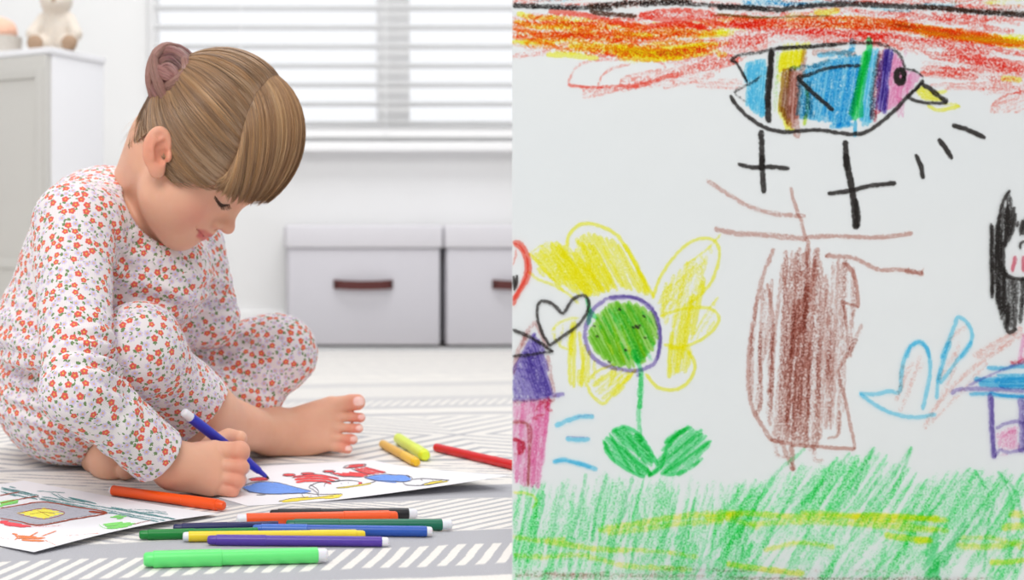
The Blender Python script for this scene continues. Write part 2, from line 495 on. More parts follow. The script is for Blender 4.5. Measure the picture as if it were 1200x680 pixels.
def largest(V, F):
    """keep only pieces that are not specks"""
    return V, F
def setcol(o, C, name='tint'):
    a = o.data.color_attributes.new(name=name, type='FLOAT_COLOR', domain='POINT')
    C4 = np.ones((len(C), 4), dtype=np.float32); C4[:, :3] = C
    a.data.foreach_set('color', C4.ravel())

# ================================================================ THE GIRL
# ---- head frame
HC = A3((-.082, 1.374, .351))
yw, pt = math.radians(15), math.radians(40)
HF = A3((math.cos(pt)*math.cos(yw), -math.cos(pt)*math.sin(yw), -math.sin(pt)))
HU = A3((math.sin(pt)*math.cos(yw), -math.sin(pt)*math.sin(yw), math.cos(pt)))
HL = A3((math.sin(yw), math.cos(yw), 0))
HR = np.stack([HF, HU, HL], 1)
def hp(f, u, l): return HC+HF*f+HU*u+HL*l
def PA(px, py, d): return A3(P(px, py, d))

# ---- skeleton
SH_R, EL_R, WR_R = PA(85, 262, 1.345), PA(92, 457, 1.225), PA(200, 545, 1.285)
SH_L, EL_L, WR_L = PA(226, 290, 1.51), PA(247, 374, 1.50), PA(190, 392, 1.47)
HIP_R, KN_R, AN_R = A3((-.212, 1.50, .086)), PA(160, 412, 1.315), PA(316, 509, 1.53)
HIP_L, KN_L, AN_L = A3((-.115, 1.60, .090)), PA(325, 413, 1.56), A3((-.175, 1.475, .034))
def torso(e):
    return [('u', Ell((-.190, 1.55, .095), (.115+e, .105+e, .090+e)), .01),
            ('u', Ell((-.190, 1.49, .160), (.093+e, .085+e, .085+e)), .05),
            ('u', Ell((-.168, 1.455, .225), (.098+e, .090+e, .078+e)), .04),
            ('u', Ell(PA(119, 267, 1.455), (.068+e, .075+e, .068+e)), .03),
            ('u', Cone(SH_R+A3((.012, .01, -.004)), SH_L+A3((-.02, -.01, -.004)), .040+e, .038+e), .04),
            ('u', Ell(PA(195, 325, 1.43), (.046+e, .055+e, .050+e)), .03)]
def armR(e):
    return [('u', Cone(SH_R, EL_R, .0365+e, .029+e), .022), ('u', Cone(EL_R, WR_R, .029+e, .0235+e), .012)]
def armL(e):
    return [('u', Cone(SH_L, EL_L, .034+e, .027+e), .022), ('u', Cone(EL_L, WR_L, .027+e, .020+e), .010)]
MIDR = PA(236, 486, 1.405)
def legR(e):
    return [('u', Cone(HIP_R, KN_R, .083+e, .040+e), .03), ('u', Ell(KN_R+A3((.004, 0, .002)), .040+e), .02), ('u', Cone(KN_R, MIDR, .038+e, .0365+e), .02), ('u', Cone(MIDR, AN_R, .0365+e, .0270+e), .03)]
MIDL = KN_L*.45+AN_L*.55
LOWL = PA(290, 462, 1.55)
def legL(e):
    return [('u', Cone(HIP_L, KN_L, .062+e, .041+e), .03), ('u', Cone(KN_L, LOWL, .039+e, .034+e), .02), ('u', Cone(LOWL, MIDL, .033+e, .033+e), .02), ('u', Cone(MIDL, AN_L, .036+e, .023+e), .02)]

# ---- head and face
def head_ops():
    o = [('u', Ell(hp(.016, .053, 0), (.075, .078, .065), HR), .01),
         ('u', Ell(hp(.034, -.012, 0), (.0470, .062, .053), HR), .025),
         ('u', Ell(hp(.052, .020, 0), (.038, .040, .050), HR), .02)]
    for s in (-1, 1):
        o += [('u', Ell(hp(.034, -.035, s*.029), (.0320, .031, .0275), HR), .016),
              ('u', Ell(hp(.052, -.026, s*.026), (.0165, .016, .016), HR), .012)]
    o += [('u', Ell(hp(.057, -.0600, 0), (.0160, .0145, .018), HR), .016),
          ('u', Cone(hp(.020, -.040, -.036), hp(.052, -.064, -.012), .016, .014), .02),
          ('u', Cone(hp(.020, -.040, .036), hp(.052, -.064, .012), .016, .014), .02),
          ('u', Ell(hp(.0655, -.040, 0), (.0135, .017, .019), HR), .012),
          ('u', Cone(hp(.079, .022, -.022), hp(.079, .022, .022), .011, .011), .02)]
    # eye hollows, then closed lids
    for s in (-1, 1):
        o += [('s', Ell(hp(.0925, .001, s*.0260), (.0120, .0110, .0150), HR), .010),
              ('u', Cone(hp(.0615, .0015, s*.0425), hp(.0705, .0025, s*.031), .0048, .0070), .004), ('u', Cone(hp(.0705, .0025, s*.031), hp(.0740, .0020, s*.0185), .0070, .0050), .004),
              ('s', Cone(hp(.0795, .0088, s*.018), hp(.0690, .0078, s*.042), .0012, .0012), .0025)]
    # nose
    o += [('u', Cone(hp(.0790, .006, 0), hp(.0885, -.021, 0), .0055, .0068), .009),
          ('u', Ell(hp(.0912, -.0258, 0), (.0082, .0074, .0084), HR), .005)]
    for s in (-1, 1):
        o += [('u', Ell(hp(.0820, -.0290, s*.0092), (.0066, .0052, .0050), HR), .004),
              ('s', Ell(hp(.0868, -.0345, s*.0048), (.0036, .0030, .0024), HR), .002)]
    # mouth
    o += [('u', Cone(hp(.0765, -.0330, 0), hp(.0790, -.0400, 0), .0055, .0055), .008),
          ('u', Cone(hp(.0775, -.0450, -.009), hp(.0775, -.0450, .009), .0042, .0046), .004),
          ('u', Cone(hp(.0765, -.0450, -.008), hp(.0650, -.0415, -.023), .0044, .0022), .004),
          ('u', Cone(hp(.0765, -.0450, .008), hp(.0650, -.0415, .023), .0044, .0022), .004),
          ('u', Cone(hp(.0740, -.0522, -.007), hp(.0740, -.0522, .007), .0047, .0047), .004)]
    sl = [hp(.0680, -.0430, -.0250), hp(.0785, -.0480, -.012), hp(.0820, -.0488, 0), hp(.0785, -.0480, .012), hp(.0680, -.0430, .0250)]
    for a, b in zip(sl[:-1], sl[1:]): o.append(('s', Cone(a, b, .0009, .0009), .0022))
    o += [('s', Ell(hp(.0655, -.0420, -.0265), .0020), .005), ('s', Ell(hp(.0655, -.0420, .0265), .0020), .005)]
    # ears
    for s in (-1, 1):
        e = hp(.005, .001, s*.064)
        ax_u = HU*math.cos(.50)-HF*math.sin(.50); ax_f = HF*math.cos(.50)+HU*math.sin(.50)
        ol = HL*s
        ang = .42                                   # the rim stands away from the head
        w_ = ol*math.cos(ang)+ax_f*math.sin(ang); f_ = ax_f*math.cos(ang)-ol*math.sin(ang)
        Re = np.stack([f_, ax_u, w_], 1)
        q = lambda f, u, w: e+f_*f+ax_u*u+w_*w
        o += [('u', Ell(q(-.008, .003, .004), (.0150, .0230, .0058), Re), .004),
              ('u', Ell(q(-.004, -.0190, .004), (.0085, .0090, .0045), Re), .005),
              ('s', Ell(q(-.0060, .0045, .0105), (.0108, .0170, .0058), Re), .0025),
              ('s', Ell(q(-.0020, -.0040, .0080), (.0070, .0085, .0070), Re), .003)]
        # inner fold
        pts = [q(-.0125, .012, .0070), q(-.0135, .002, .0075), q(-.0105, -.008, .0075)]
        for a, b in zip(pts[:-1], pts[1:]): o.append(('u', Cone(a, b, .0022, .0022), .003))
        o += [('u', Cone(q(-.0045, .0135, .0062), q(-.0125, .008, .0070), .0020, .0020), .003), ('u', Ell(q(.0055, -.004, .0065), (.0030, .0050, .0030), Re), .003)]
    return o
NK0 = PA(166, 234, 1.442); NK1 = hp(-.012, -.020, 0)
def neck_ops(e=0):
    return [('u', Cone(NK0, NK1, .037+e, .0365+e), .010), ('u', Cone(NK0+A3((.015, -.02, -.025)), hp(.018, -.045, 0), .032+e, .026+e), .012),
            ('u', Cone(PA(165, 218, 1.46), hp(-.026, .004, 0), .028+e, .036+e), .02)]

# ---- right hand (fist round the pen), palm towards the pen
def hand_ops():
    px = lambda x, y, d: PA(x, y, d)
    o = []
    # back of the hand: wrist -> knuckles
    kn = [px(252, 529, 1.303), px(251, 546, 1.296), px(250, 560, 1.290), px(247, 571, 1.287)]
    r0 = [.0112, .0108, .0100, .0090]
    for k_, r_ in zip(kn, r0):
        o.append(('u', Cone(WR_R+(k_-WR_R)*.12+A3((0, 0, 0)), k_, .0175, r_), .014))
    o.append(('u', Ell(px(236, 548, 1.312), (.021, .020, .0225)), .014))
    o.append(('u', Ell(px(240, 566, 1.312), (.020, .020, .0130)), .012))
    # fingers
    pip = [px(281, 529, 1.296), px(281.5, 547.5, 1.290), px(278, 563.5, 1.287), px(272, 575.5, 1.286)]
    dip = [px(283, 531, 1.325), px(284, 548, 1.318), px(281, 563, 1.314), px(275, 574.5, 1.312)]
    tip = [px(268, 534, 1.336), px(268, 550, 1.330), px(266, 564, 1.326), px(262, 574, 1.322)]
    rr = [(.0103, .0096, .0085, .0075), (.0088, .0079, .0074, .0068), (.0083, .0075, .0070, .0065), (.0072, .0064, .0060, .0056)]
    for a, b, c_, d, r_ in zip(kn, pip, dip, tip, rr):
        fo = [('u', Cone(a, b, r_[0], r_[1]), .001), ('u', Ell(b, r_[1]*1.03), .003), ('u', Cone(b, c_, r_[1], r_[2]), .002), ('u', Cone(c_, d, r_[2], r_[3]), .002)]
        cen = (a+d)/2
        o.append(('u', Bundle(cen, .05, lambda p, fo=fo: evalf(fo, p)), .0009))
    # thumb: leaves the palm's side near the wrist, lies over the pen on top
    th = [px(232, 540, 1.325), px(250, 522, 1.345), px(268, 514, 1.350), px(281, 513.5, 1.338)]
    rt = [.0150, .0115, .0098, .0078]
    for i in range(3): o.append(('u', Cone(th[i], th[i+1], rt[i], rt[i+1]), .004 if i else .012))
    # creases at the wrist
    return o, kn, pip, tip, th
# ---- right foot: lies on its outer edge, toes to the right
TOE = dict(base=[PA(388, 477, 1.545), PA(386, 489, 1.54), PA(386, 501, 1.535), PA(383, 512.5, 1.53), PA(380, 522.0, 1.528)],
           mid=[PA(411, 472, 1.535), PA(413, 489, 1.53), PA(412, 502, 1.525), PA(407, 514.5, 1.522), PA(401, 525.2, 1.520)],
           tip=[PA(418.5, 471.5, 1.53), PA(422.5, 489.6, 1.53), PA(420, 502.2, 1.525), PA(413.5, 515.2, 1.522), PA(407.5, 526.3, 1.520)],
           r=[(.0120, .0094, .0098), (.0070, .0053, .0058), (.0066, .0051, .0057), (.0066, .0053, .0059), (.0064, .0053, .0056)])
def footR_ops():
    o = []
    for i in range(5):
        b = TOE['base'][i]; r_ = TOE['r'][i]
        o.append(('u', Cone(AN_R+A3((.028, .012, .008-.0055*i)), b, .021-.001*i, r_[0]+.0010), .014))
        fo = [('u', Cone(b, TOE['mid'][i], r_[0], r_[1]), .002), ('u', Cone(TOE['mid'][i], TOE['tip'][i], r_[1], r_[2]), .003)]
        o.append(('u', Bundle((b+TOE['tip'][i])/2, .03, lambda p, fo=fo: evalf(fo, p)), .0014))
    o += [('u', Ell(PA(372, 507, 1.56), (.030, .018, .028)), .02),
          ('u', Ell(PA(318, 517, 1.575), (.028, .030, .024)), .02),      # heel behind the ankle
          ('u', Ell(AN_R+A3((.004, -.004, .004)), (.024, .024, .026)), .016)]
    return o
# ---- left foot peeping out under the thigh
def footL_ops():
    t = PA(148, 553, 1.375); b = PA(131, 550, 1.39); h = PA(122, 533, 1.44)
    o = [('u', Cone(AN_L, h, .026, .024), .02), ('u', Cone(h, b, .0245, .0165), .012), ('u', Ell(PA(122, 538, 1.405), (.0165, .022, .020)), .012),
         ('u', Cone(b+(t-b)*.45, t, .0080, .0088), .0015), ('u', Ell(PA(147, 552.5, 1.374), (.0096, .0098, .0088)), .0015)]
    for i in range(1, 4):
        o.append(('u', Cone(b+A3((-.004, .017*i*.8, -.006)), t+A3((-.008, .016*i*.8+.004, -.004)), .009, .0062), .002))
    return o
def handL_ops():
    w_ = WR_L; k_ = w_+A3((-.05, -.02, -.012))
    o = [('u', Cone(w_, k_, .018, .017), .02), ('u', Ell((w_+k_)/2, (.03, .022, .014)), .01)]
    for i in range(4):
        b = k_+A3((0, -.020+.013*i, -.002)); o.append(('u', Cone(b, b+A3((-.035, -.004, -.010)), .0072, .0055), .003))
    o.append(('u', Cone(w_+A3((-.015, -.018, 0)), w_+A3((-.045, -.040, -.004)), .009, .006), .006))
    return o
HND, KNU, PIPS, TIPS, THM = hand_ops()
body = torso(-.006)+neck_ops()+head_ops()+armR(-.004)+armL(-.004)+legR(-.004)+legL(-.004)+footR_ops()+footL_ops()+handL_ops()+HND
# the floor flattens what rests on it
body.append(('i', Half((0, 0, -1), (0, 0, .0006)), .002))


V, F = mesh_field(body, (-.36, 1.14, -.01), (.16, 1.74, .505), HRES)
print('body', len(V), len(F))
girl = empty('person', (-.12, 1.47, 0))
tag(girl, 'young girl in floral pyjamas with a mauve hair bun, sitting cross-legged and drawing', 'person')

# ---- skin colour: lips, cheeks, nails, knuckles keep their own colour
def near(V, pts, r, soft):
    d = np.full(len(V), 9.0)
    for a, b in zip(pts[:-1], pts[1:]):
        ba = A3(b)-A3(a); pa = V-A3(a); h = np.clip(pa @ ba/(ba @ ba+1e-12), 0, 1)
        d = np.minimum(d, np.linalg.norm(pa-h[:, None]*ba, axis=1))
    return np.clip(1-(d-r)/soft, 0, 1)
def l3(c_): return A3(s2l(c_)[:3])
C = np.tile(l3((230, 178, 150)), (len(V), 1))
def paint(w_, col, amt=1.0):
    global C
    w_ = (w_*amt)[:, None]; C = C*(1-w_)+l3(col)*w_
for s in (-1, 1):
    paint(near(V, [hp(.068, -.030, s*.040), hp(.069, -.030, s*.040)], .004, .028), (224, 134, 118), .42)
    e = hp(.004, 0, s*.072); paint(near(V, [e, e+1e-4], .012, .02), (228, 120, 92), .4)
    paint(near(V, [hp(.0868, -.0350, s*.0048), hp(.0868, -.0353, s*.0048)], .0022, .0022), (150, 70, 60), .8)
    paint(near(V, [hp(.081, .008, s*.016), hp(.078, .009, s*.030), hp(.072, .006, s*.041)], .0006, .003), (190, 125, 105), .5)
paint(near(V, [hp(.093, -.024, 0), hp(.093, -.0241, 0)], .002, .010), (232, 150, 130), .45)
sl = [(.0690, -.0424, .0225), (.0790, -.0455, .011), (.0840, -.0440, 0)]
paint(near(V, [hp(sl[0][0], sl[0][1], -sl[0][2]*.93), hp(.0800, -.0445, -.009), hp(.0830, -.0445, 0), hp(.0800, -.0445, .009), hp(sl[0][0], sl[0][1], sl[0][2])], .0024, .0020), (206, 92, 96), .85)
paint(near(V, [hp(.0745, -.0490, -.013), hp(.0795, -.0515, 0), hp(.0745, -.0490, .013)], .0032, .0022), (208, 96, 100), .85)
paint(near(V, [hp(.0680, -.0430, -.0250), hp(.0785, -.0480, -.012), hp(.0820, -.0488, 0), hp(.0785, -.0480, .012), hp(.0680, -.0430, .0250)], .0003, .0010), (150, 60, 62), .6)
for q in PIPS: paint(near(V, [q, q+1e-4], .006, .012), (226, 130, 108), .40)
for q in KNU: paint(near(V, [q+A3((0, -.012, 0)), q+A3((.0, -.012, .0001))], .002, .012), (236, 176, 148), .4)
for i in range(5):
    t = TOE['tip'][i]; paint(near(V, [t, t+1e-4], .006, .012), (230, 120, 100), .5)
    r_ = TOE['r'][i][2]
    n0 = t+A3((r_*.15, -r_*.95, r_*.25)); paint(near(V, [n0+A3((-r_*.15, 0, 0)), n0+A3((r_*.25, .001, 0))], r_*.5, r_*.12), (255, 216, 208), 1.0)
t = PA(152, 551, 1.362); paint(near(V, [t, t+1e-4], .0035, .0012), (246, 200, 188), .8)
m_skin, b = newmat('skin')
sc_ = attrc('tint'); v = coords('Object')[0]
nz = noise(v, 60, 3)
lk(mixc(sstep(nz, .3, .75)*.16, sc_, s2l((214, 140, 116))), b.inputs['Base Color'])
b.inputs['Roughness'].default_value = .5; b.inputs['Specular IOR Level'].default_value = .35
b.inputs['Subsurface Weight'].default_value = .35; b.inputs['Subsurface Radius'].default_value = (.010, .004, .002); b.inputs['Subsurface Scale'].default_value = .6
bump(noise(v, 900, 3, .6), b, .22, .0006)
bodyo = fastobj('body', V, F, m_skin, girl); setcol(bodyo, C)

# ---- lashes and brows
m_lash = plain('lashes', (84, 60, 48), .6)
m_iris = plain('iris', (70, 48, 38), .12, .6)
for s in (-1, 1):
    mb = MB(); hops = head_ops()
    def lid(t, du=0.0, lift=.0):
        q = hp(float(np.interp(t, [0, .45, 1], [.0790, .0770, .0655]))+.004, -.0030-.0034*math.sin(PI*t)+.0010*t+du, s*(.0170+.0265*t))
        for _ in range(10): q = q-HF*evalf(hops, q[None])[0]*.9
        return q+HF*lift
    for i in range(34):
        t = (i+R.random())/34
        a = lid(t); L = .0050+.0030*math.sin(PI*min(1, t*.85+.1))
        d = HF*(.80-.35*t)+HU*(-.55)+HL*s*(.10+.75*t*t)+A3([R.gauss(0, .10) for _ in range(3)])
        d /= np.linalg.norm(d)
        mb.tube([a-d*.001, a+d*L*.5-HU*.0003, a+d*L*.95+HU*.0010], [.00030, .00024, .00008], m_lash, 5)
    mb.tube([lid(k/10) for k in range(11)], [.0003]+[.0006]*9+[.0003], m_lash, 6)
    mb.build('eyelashes', girl, smooth=True)
    mb = MB(); mb.tube([lid(.12+.72*k/10, -.0016, -.0002) for k in range(11)], [.0003, .0009, .0013, .0015, .0016, .0016, .0015, .0013, .0010, .0006, .0003], m_iris, 8)
    mb.build('eye', girl, smooth=True)
m_brow = plain('brow_hair', (170, 128, 98), .7)
for s in (-1, 1):
    mb = MB()
    for i in range(60):
        t = R.random(); la = .012+.030*t
        q = A3(hp(.094-.018*t*t-.002, .0155+.004*math.sin(PI*t)+R.uniform(-.0014, .0014), s*la))
        # pull onto the skin
        for _ in range(6):
            dd = evalf(body[6:40], q[None])[0]; q = q-HF*dd*.8
        d = HL*s*.9+HU*.25*(1-t*1.5)-HF*.45*t; d /= np.linalg.norm(d)
        mb.tube([q, q+d*.0045+HF*.0006, q+d*.007], [.0002, .00016, .00005], m_brow, 4)
    mb.build('eyebrow', girl, smooth=True)
# ================================================================ PYJAMAS
m_fab, b = newmat('floral_jersey')
_, fx, fy = uvx('flower'); _, ty, rnd = uvx('kind'); _, rib, _r2 = uvx('rib')
r = msqrt(fx*fx+fy*fy); an = X.m('ARCTAN2', fy, fx)
size = .88+rnd*.26
pet = (.78+.24*mabs(msin(an*2.5)))*3.5*size
redm = (1-sstep(r, pet-.35, pet+.35))
pet2 = (.70+.32*mabs(msin(an*3.0)))*3.6*size
lavm = (1-sstep(r, pet2-.5, pet2+.5))
isred = sstep(ty, .49, .51)
cen = (1-sstep(r, .75, 1.15))
def leaf(cx, cy, ang, a_, b_):
    ca, sa = math.cos(ang), math.sin(ang)
    dx = fx-cx; dy = fy-cy
    p_ = (dx*ca+dy*sa)/a_; q_ = (dy*ca-dx*sa)/b_
    return 1-sstep(p_*p_+q_*q_, .7, 1.25)
lv = mmax(mmax(leaf(4.3, 1.1, .6, 1.7, .95), leaf(4.6, -1.0, -.7, 1.7, .95)), leaf(6.0, .2, 0, 1.4, .8))
lv = mmax(lv, leaf(-2.0, 4.2, 2.2, 1.6, .85))
v = coords('Object')[0]
ribs = msin(rib*(2*PI/2.3))
base = mixc(sstep(ribs, -.4, 1.0)*.5, s2l((238, 231, 232)), s2l((230, 221, 224)))
col = mixc(lv*.95, base, s2l((104, 138, 78)))
flc = mixc(isred, mixc(sstep(r, .8, 2.8), s2l((190, 168, 214)), s2l((216, 202, 232))), mixc(noise(v, 500, 2), s2l((222, 88, 80)), s2l((232, 114, 102))))
fm = mixc(isred, comb(lavm*.8, lavm*.8, lavm*.8), comb(redm, redm, redm))
sp = X.nt.nodes.new('ShaderNodeSeparateXYZ'); lk(fm, sp.inputs[0]); fmx = X(sp.outputs[0])
col = mixc(fmx, col, flc); col = mixc(cen*.9, col, s2l((240, 190, 80)))
lk(col, b.inputs['Base Color']); b.inputs['Roughness'].default_value = .9; b.inputs['Specular IOR Level'].default_value = .15
b.inputs['Sheen Weight'].default_value = .15
bump(ribs*.5+noise(v, 1500, 2)*.6, b, .35, .0005)

class Fold:
    """a soft crease: ripples around c"""
    def __init__(s, c_, rad, dirn, lam, amp, ph=0.0): s.c = None; s.R = 1e9; s.cc = A3(c_); s.rad = rad; s.d = A3(dirn)/np.linalg.norm(dirn); s.lam = lam; s.amp = amp*1.4; s.ph = ph
    def __call__(s, p):
        q = p-s.cc; w_ = np.exp(-(q**2).sum(-1)/s.rad**2)
        wob = .25*np.sin(q[..., 0]*70+q[..., 1]*55)+.25*np.sin(q[..., 2]*60-q[..., 1]*40+1)
        g = np.sin((q @ s.d)*2*PI/s.lam+s.ph+wob*2.2)
        return s.amp*w_*(-np.abs(g)**1.5*np.sign(g))
class Soft:
    def __init__(s, amp): s.amp = amp; s.c = None; s.R = 1e9
    def __call__(s, p):
        x, y, z = p[..., 0], p[..., 1], p[..., 2]
        return s.amp*(np.sin(x*61+1.7*np.sin(z*37+y*22))+np.sin(z*53+y*47+1.3*np.sin(x*41))+.7*np.sin(y*83-z*71+x*33))/2.7

FLR = ('i', Half((0, 0, -1), (0, 0, .0008)), .004)
uv_arm = EL_R-SH_R; fv_arm = WR_R-EL_R
elin = EL_R+A3((.020, .01, .018))
top_o = torso(.003)+armR(.0055)+armL(.005)
top_o += [('u', Ell(PA(55, 385, 1.45), (.062, .07, .05)), .03), ('u', Ell(PA(70, 410, 1.40), (.05, .05, .03)), .03)]
CUF = WR_R-(WR_R-EL_R)/np.linalg.norm(WR_R-EL_R)*.021
CUFFN = (WR_R-EL_R)/np.linalg.norm(WR_R-EL_R)
top_o += [('u', Cone(CUF-CUFFN*.030, CUF, .0245, .0252), .010)]
top_o += [('d', Soft(.0016), 0), ('d', Fold(elin, .038, uv_arm, .017, .0042, .6), 0), ('d', Fold(EL_R+fv_arm*.35, .04, fv_arm+A3((0, 0, .03)), .030, .0016), 0),
          ('d', Fold(PA(125, 300, 1.38), .035, (.6, 0, -.7), .020, .0026), 0), ('d', Fold(SH_R+A3((.035, 0, -.03)), .035, (1, .2, .5), .020, .0024), 0),
          ('d', Fold(PA(45, 430, 1.42), .06, (.15, 0, 1), .022, .0036), 0), ('d', Fold(PA(195, 345, 1.40), .05, (.3, 0, 1), .026, .0022), 0),
          ('d', Fold(PA(250, 350, 1.47), .04, (.2, 0, 1), .020, .0022), 0), ('d', Fold(PA(70, 300, 1.33), .05, (1, 0, .25), .034, .0014), 0)]
# the neckline, the sleeve ends, the hem
NECKC = PA(209, 218, 1.388)
neckhole = Ell(NECKC, (.0600, .095, .0650))
top_o += [('s', neckhole, .003), ('i', Bundle(SH_R, 9, lambda p: np.where(((p-EL_R) @ CUFFN > 0) & (np.linalg.norm(p-WR_R, axis=-1) < .09), (p-CUF-CUFFN*.004) @ CUFFN, -1.0)), .002)]
hemn = A3((-.20, 0, -1.0)); hemn /= np.linalg.norm(hemn)
def hem(p):
    d = (p-PA(30, 433, 1.4)) @ hemn
    t = (p-SH_R) @ (EL_R-SH_R)
    isarm = (np.linalg.norm(np.cross(p-EL_R, CUFFN), axis=-1) < .040) & ((p-EL_R) @ CUFFN > -.045) | (p[..., 1] < 1.30)
    isarmL = (np.linalg.norm(np.cross(p-EL_L, (WR_L-EL_L)/np.linalg.norm(WR_L-EL_L)), axis=-1) < .04) & (p[..., 0] > -.12)
    return np.where(isarm | isarmL, -1.0, d)
top_o += [('i', Bundle((0, 0, 0), 9, hem), .002)]
inner = [o for o in (neck_ops(.0015)+armR(-.001)) ]
top_o += [('s', Bundle(WR_R, 9, lambda p: evalf([('u', Cone(EL_R, WR_R+CUFFN*.02, .0275, .0232), .01)], p)), .001),
          ('s', Bundle(NK0, 9, lambda p: evalf(torso(-.001)+[('i', Ell(NECKC, (.09, .13, .095)), .002)], p)), .001)]
top_o.append(FLR)

pan_o = [o for o in torso(.006)[:2]]+legR(.0035)[:-1]+legL(.0035)
pan_o += [('u', Ell(A3((-.200, 1.47, .085)), (.098, .085, .082)), .03)]
SHN = (MIDR-KN_R)/np.linalg.norm(MIDR-KN_R)
CUP = MIDR
pan_o += [('u', Cone(CUP-SHN*.05, CUP+SHN*.020, .0400, .0395), .012)]
cupn = A3((.71, .16, -.66)); cupn /= np.linalg.norm(cupn)
pan_o += [('d', Soft(.0015), 0), ('d', Fold(PA(128, 452, 1.34), .04, (.6, .2, -1), .018, .0030), 0), ('d', Fold(PA(262, 400, 1.56), .05, (.7, 0, -.9), .024, .0026), 0),
          ('d', Fold(PA(190, 470, 1.38), .05, (.5, 0, .7), .030, .0012), 0), ('d', Fold(PA(40, 455, 1.40), .05, (.1, 0, 1), .022, .0024), 0), ('d', Fold(PA(300, 440, 1.52), .05, (.5, 0, .8), .030, .0016), 0), ('d', Fold(PA(235, 385, 1.5), .04, (.3, 0, 1), .018, .0026), 0)]
def cuffp(p):
    a = (p-CUP) @ cupn
    sel = ((p-KN_R) @ SHN > .05) & (np.linalg.norm(np.cross(p-KN_R, SHN), axis=-1) < .0515) & (np.linalg.norm(p-MIDR, axis=-1) < .085)
    return np.where(sel, a, -1.0)
def cuffl(p):
    n_ = (AN_L-KN_L)/np.linalg.norm(AN_L-KN_L); cp = AN_L-n_*.03
    sel = (np.linalg.norm(np.cross(p-KN_L, n_), axis=-1) < .05) & (p[..., 0] < -.05) & (p[..., 2] < .05)
    return np.where(sel, (p-cp) @ n_, -1.0)
pan_o += [('i', Bundle((0, 0, 0), 9, cuffp), .002)]
pan_o += [('s', Bundle((0, 0, 0), 9, lambda p: evalf([('u', Cone(MIDR-SHN*.03, MIDR, .0355, .0355), .01), ('u', Cone(MIDR, MIDR*.6+AN_R*.4, .0355, .0325), .01)], p)), .001)]
pan_o.append(('s', Bundle((0, 0, 0), 9, lambda p: evalf(footL_ops()[1:], p)-.001), .001))
pan_o.append(('i', Half((0, 0, -1), (0, 0, .0008)), .006))

def flowers(o, V, F, bones, seed):
    """scatter the printed sprigs evenly on the cloth; each face knows its nearest sprig"""
    rg = np.random.RandomState(seed)
    fc = V[F].mean(1)
    e1 = V[F[:, 2]]-V[F[:, 0]]; e2 = V[F[:, 3]]-V[F[:, 1]]
    fn = np.cross(e1, e2); fn /= (np.linalg.norm(fn, axis=1)[:, None]+1e-12)
    dmin = .0074; cell = {}
    cand = rg.permutation(len(fc))[:60000]; pts = []
    for i in cand:
        p = fc[i]; k = tuple((p//dmin).astype(int)); ok = True
        for a in (-1, 0, 1):
            for b_ in (-1, 0, 1):
                for c_ in (-1, 0, 1):
                    for j in cell.get((k[0]+a, k[1]+b_, k[2]+c_), ()):
                        if ((fc[j]-p)**2).sum() < dmin*dmin: ok = False; break
                    if not ok: break
                if not ok: break
            if not ok: break
        if ok: cell.setdefault(k, []).append(i); pts.append(i)
    kd = KDTree(len(pts))
    for n_, i in enumerate(pts): kd.insert(fc[i], n_)
    kd.balance()
    near_ = np.array([kd.find(p)[1] for p in fc])
    pi = np.array(pts)
    cen_ = fc[pi]; nn = fn[pi]
    t1 = np.cross(nn, rg.normal(size=nn.shape)); t1 /= np.linalg.norm(t1, axis=1)[:, None]; t2 = np.cross(nn, t1)
    cp = V[F]-cen_[near_][:, None, :]
    x = (cp*t1[near_][:, None, :]).sum(-1)*1000; y = (cp*t2[near_][:, None, :]).sum(-1)*1000
    # keep true distance on bent cloth
    dd = np.linalg.norm(cp, axis=-1)*1000; pl_ = np.sqrt(x*x+y*y)+1e-9; x *= dd/pl_; y *= dd/pl_
    kind = (rg.rand(len(pts)) > .52).astype(float); rnd_ = rg.rand(len(pts))
    # rib coordinate: across the limb
    rb = np.zeros(V.shape[0]); best = np.full(V.shape[0], 9.0)
    for a, b_ in bones:
        ba = b_-a; L = np.linalg.norm(ba); ba = ba/L
        h = np.clip((V-a) @ ba, 0, L); q = V-a-h[:, None]*ba; d = np.linalg.norm(q, axis=1)
        side = np.cross(ba, A3((0, 1, 0))); side /= np.linalg.norm(side); up_ = np.cross(side, ba)
        an_ = np.arctan2(q @ up_, q @ side)
        m_ = d < best; best[m_] = d[m_]; rb[m_] = (an_*.045*1000)[m_]
    me = o.data
    for nm, U, W_ in (('flower', x, y), ('kind', np.repeat(kind[near_][:, None], 4, 1), np.repeat(rnd_[near_][:, None], 4, 1)), ('rib', rb[F], rb[F])):
        l = me.uv_layers.new(name=nm); l.data.foreach_set('uv', np.stack([U, W_], -1).astype(np.float32).ravel())
    print(o.name, 'sprigs', len(pts))

V, F = mesh_field(top_o, (-.36, 1.14, .0), (.06, 1.66, .40), HRES)
top = fastobj('pyjama_top', V, F, m_fab, girl); flowers(top, V, F, [(SH_R, EL_R), (EL_R, WR_R), (SH_L, EL_L), (EL_L, WR_L), (PA(60, 480, 1.5), PA(140, 230, 1.45))], 3)
V, F = mesh_field(pan_o, (-.36, 1.20, -.01), (.14, 1.74, .25), HRES)
pants = fastobj('pyjama_trousers', V, F, m_fab, girl); flowers(pants, V, F, [(HIP_R, KN_R), (KN_R, AN_R), (HIP_L, KN_L), (KN_L, AN_L)], 5)
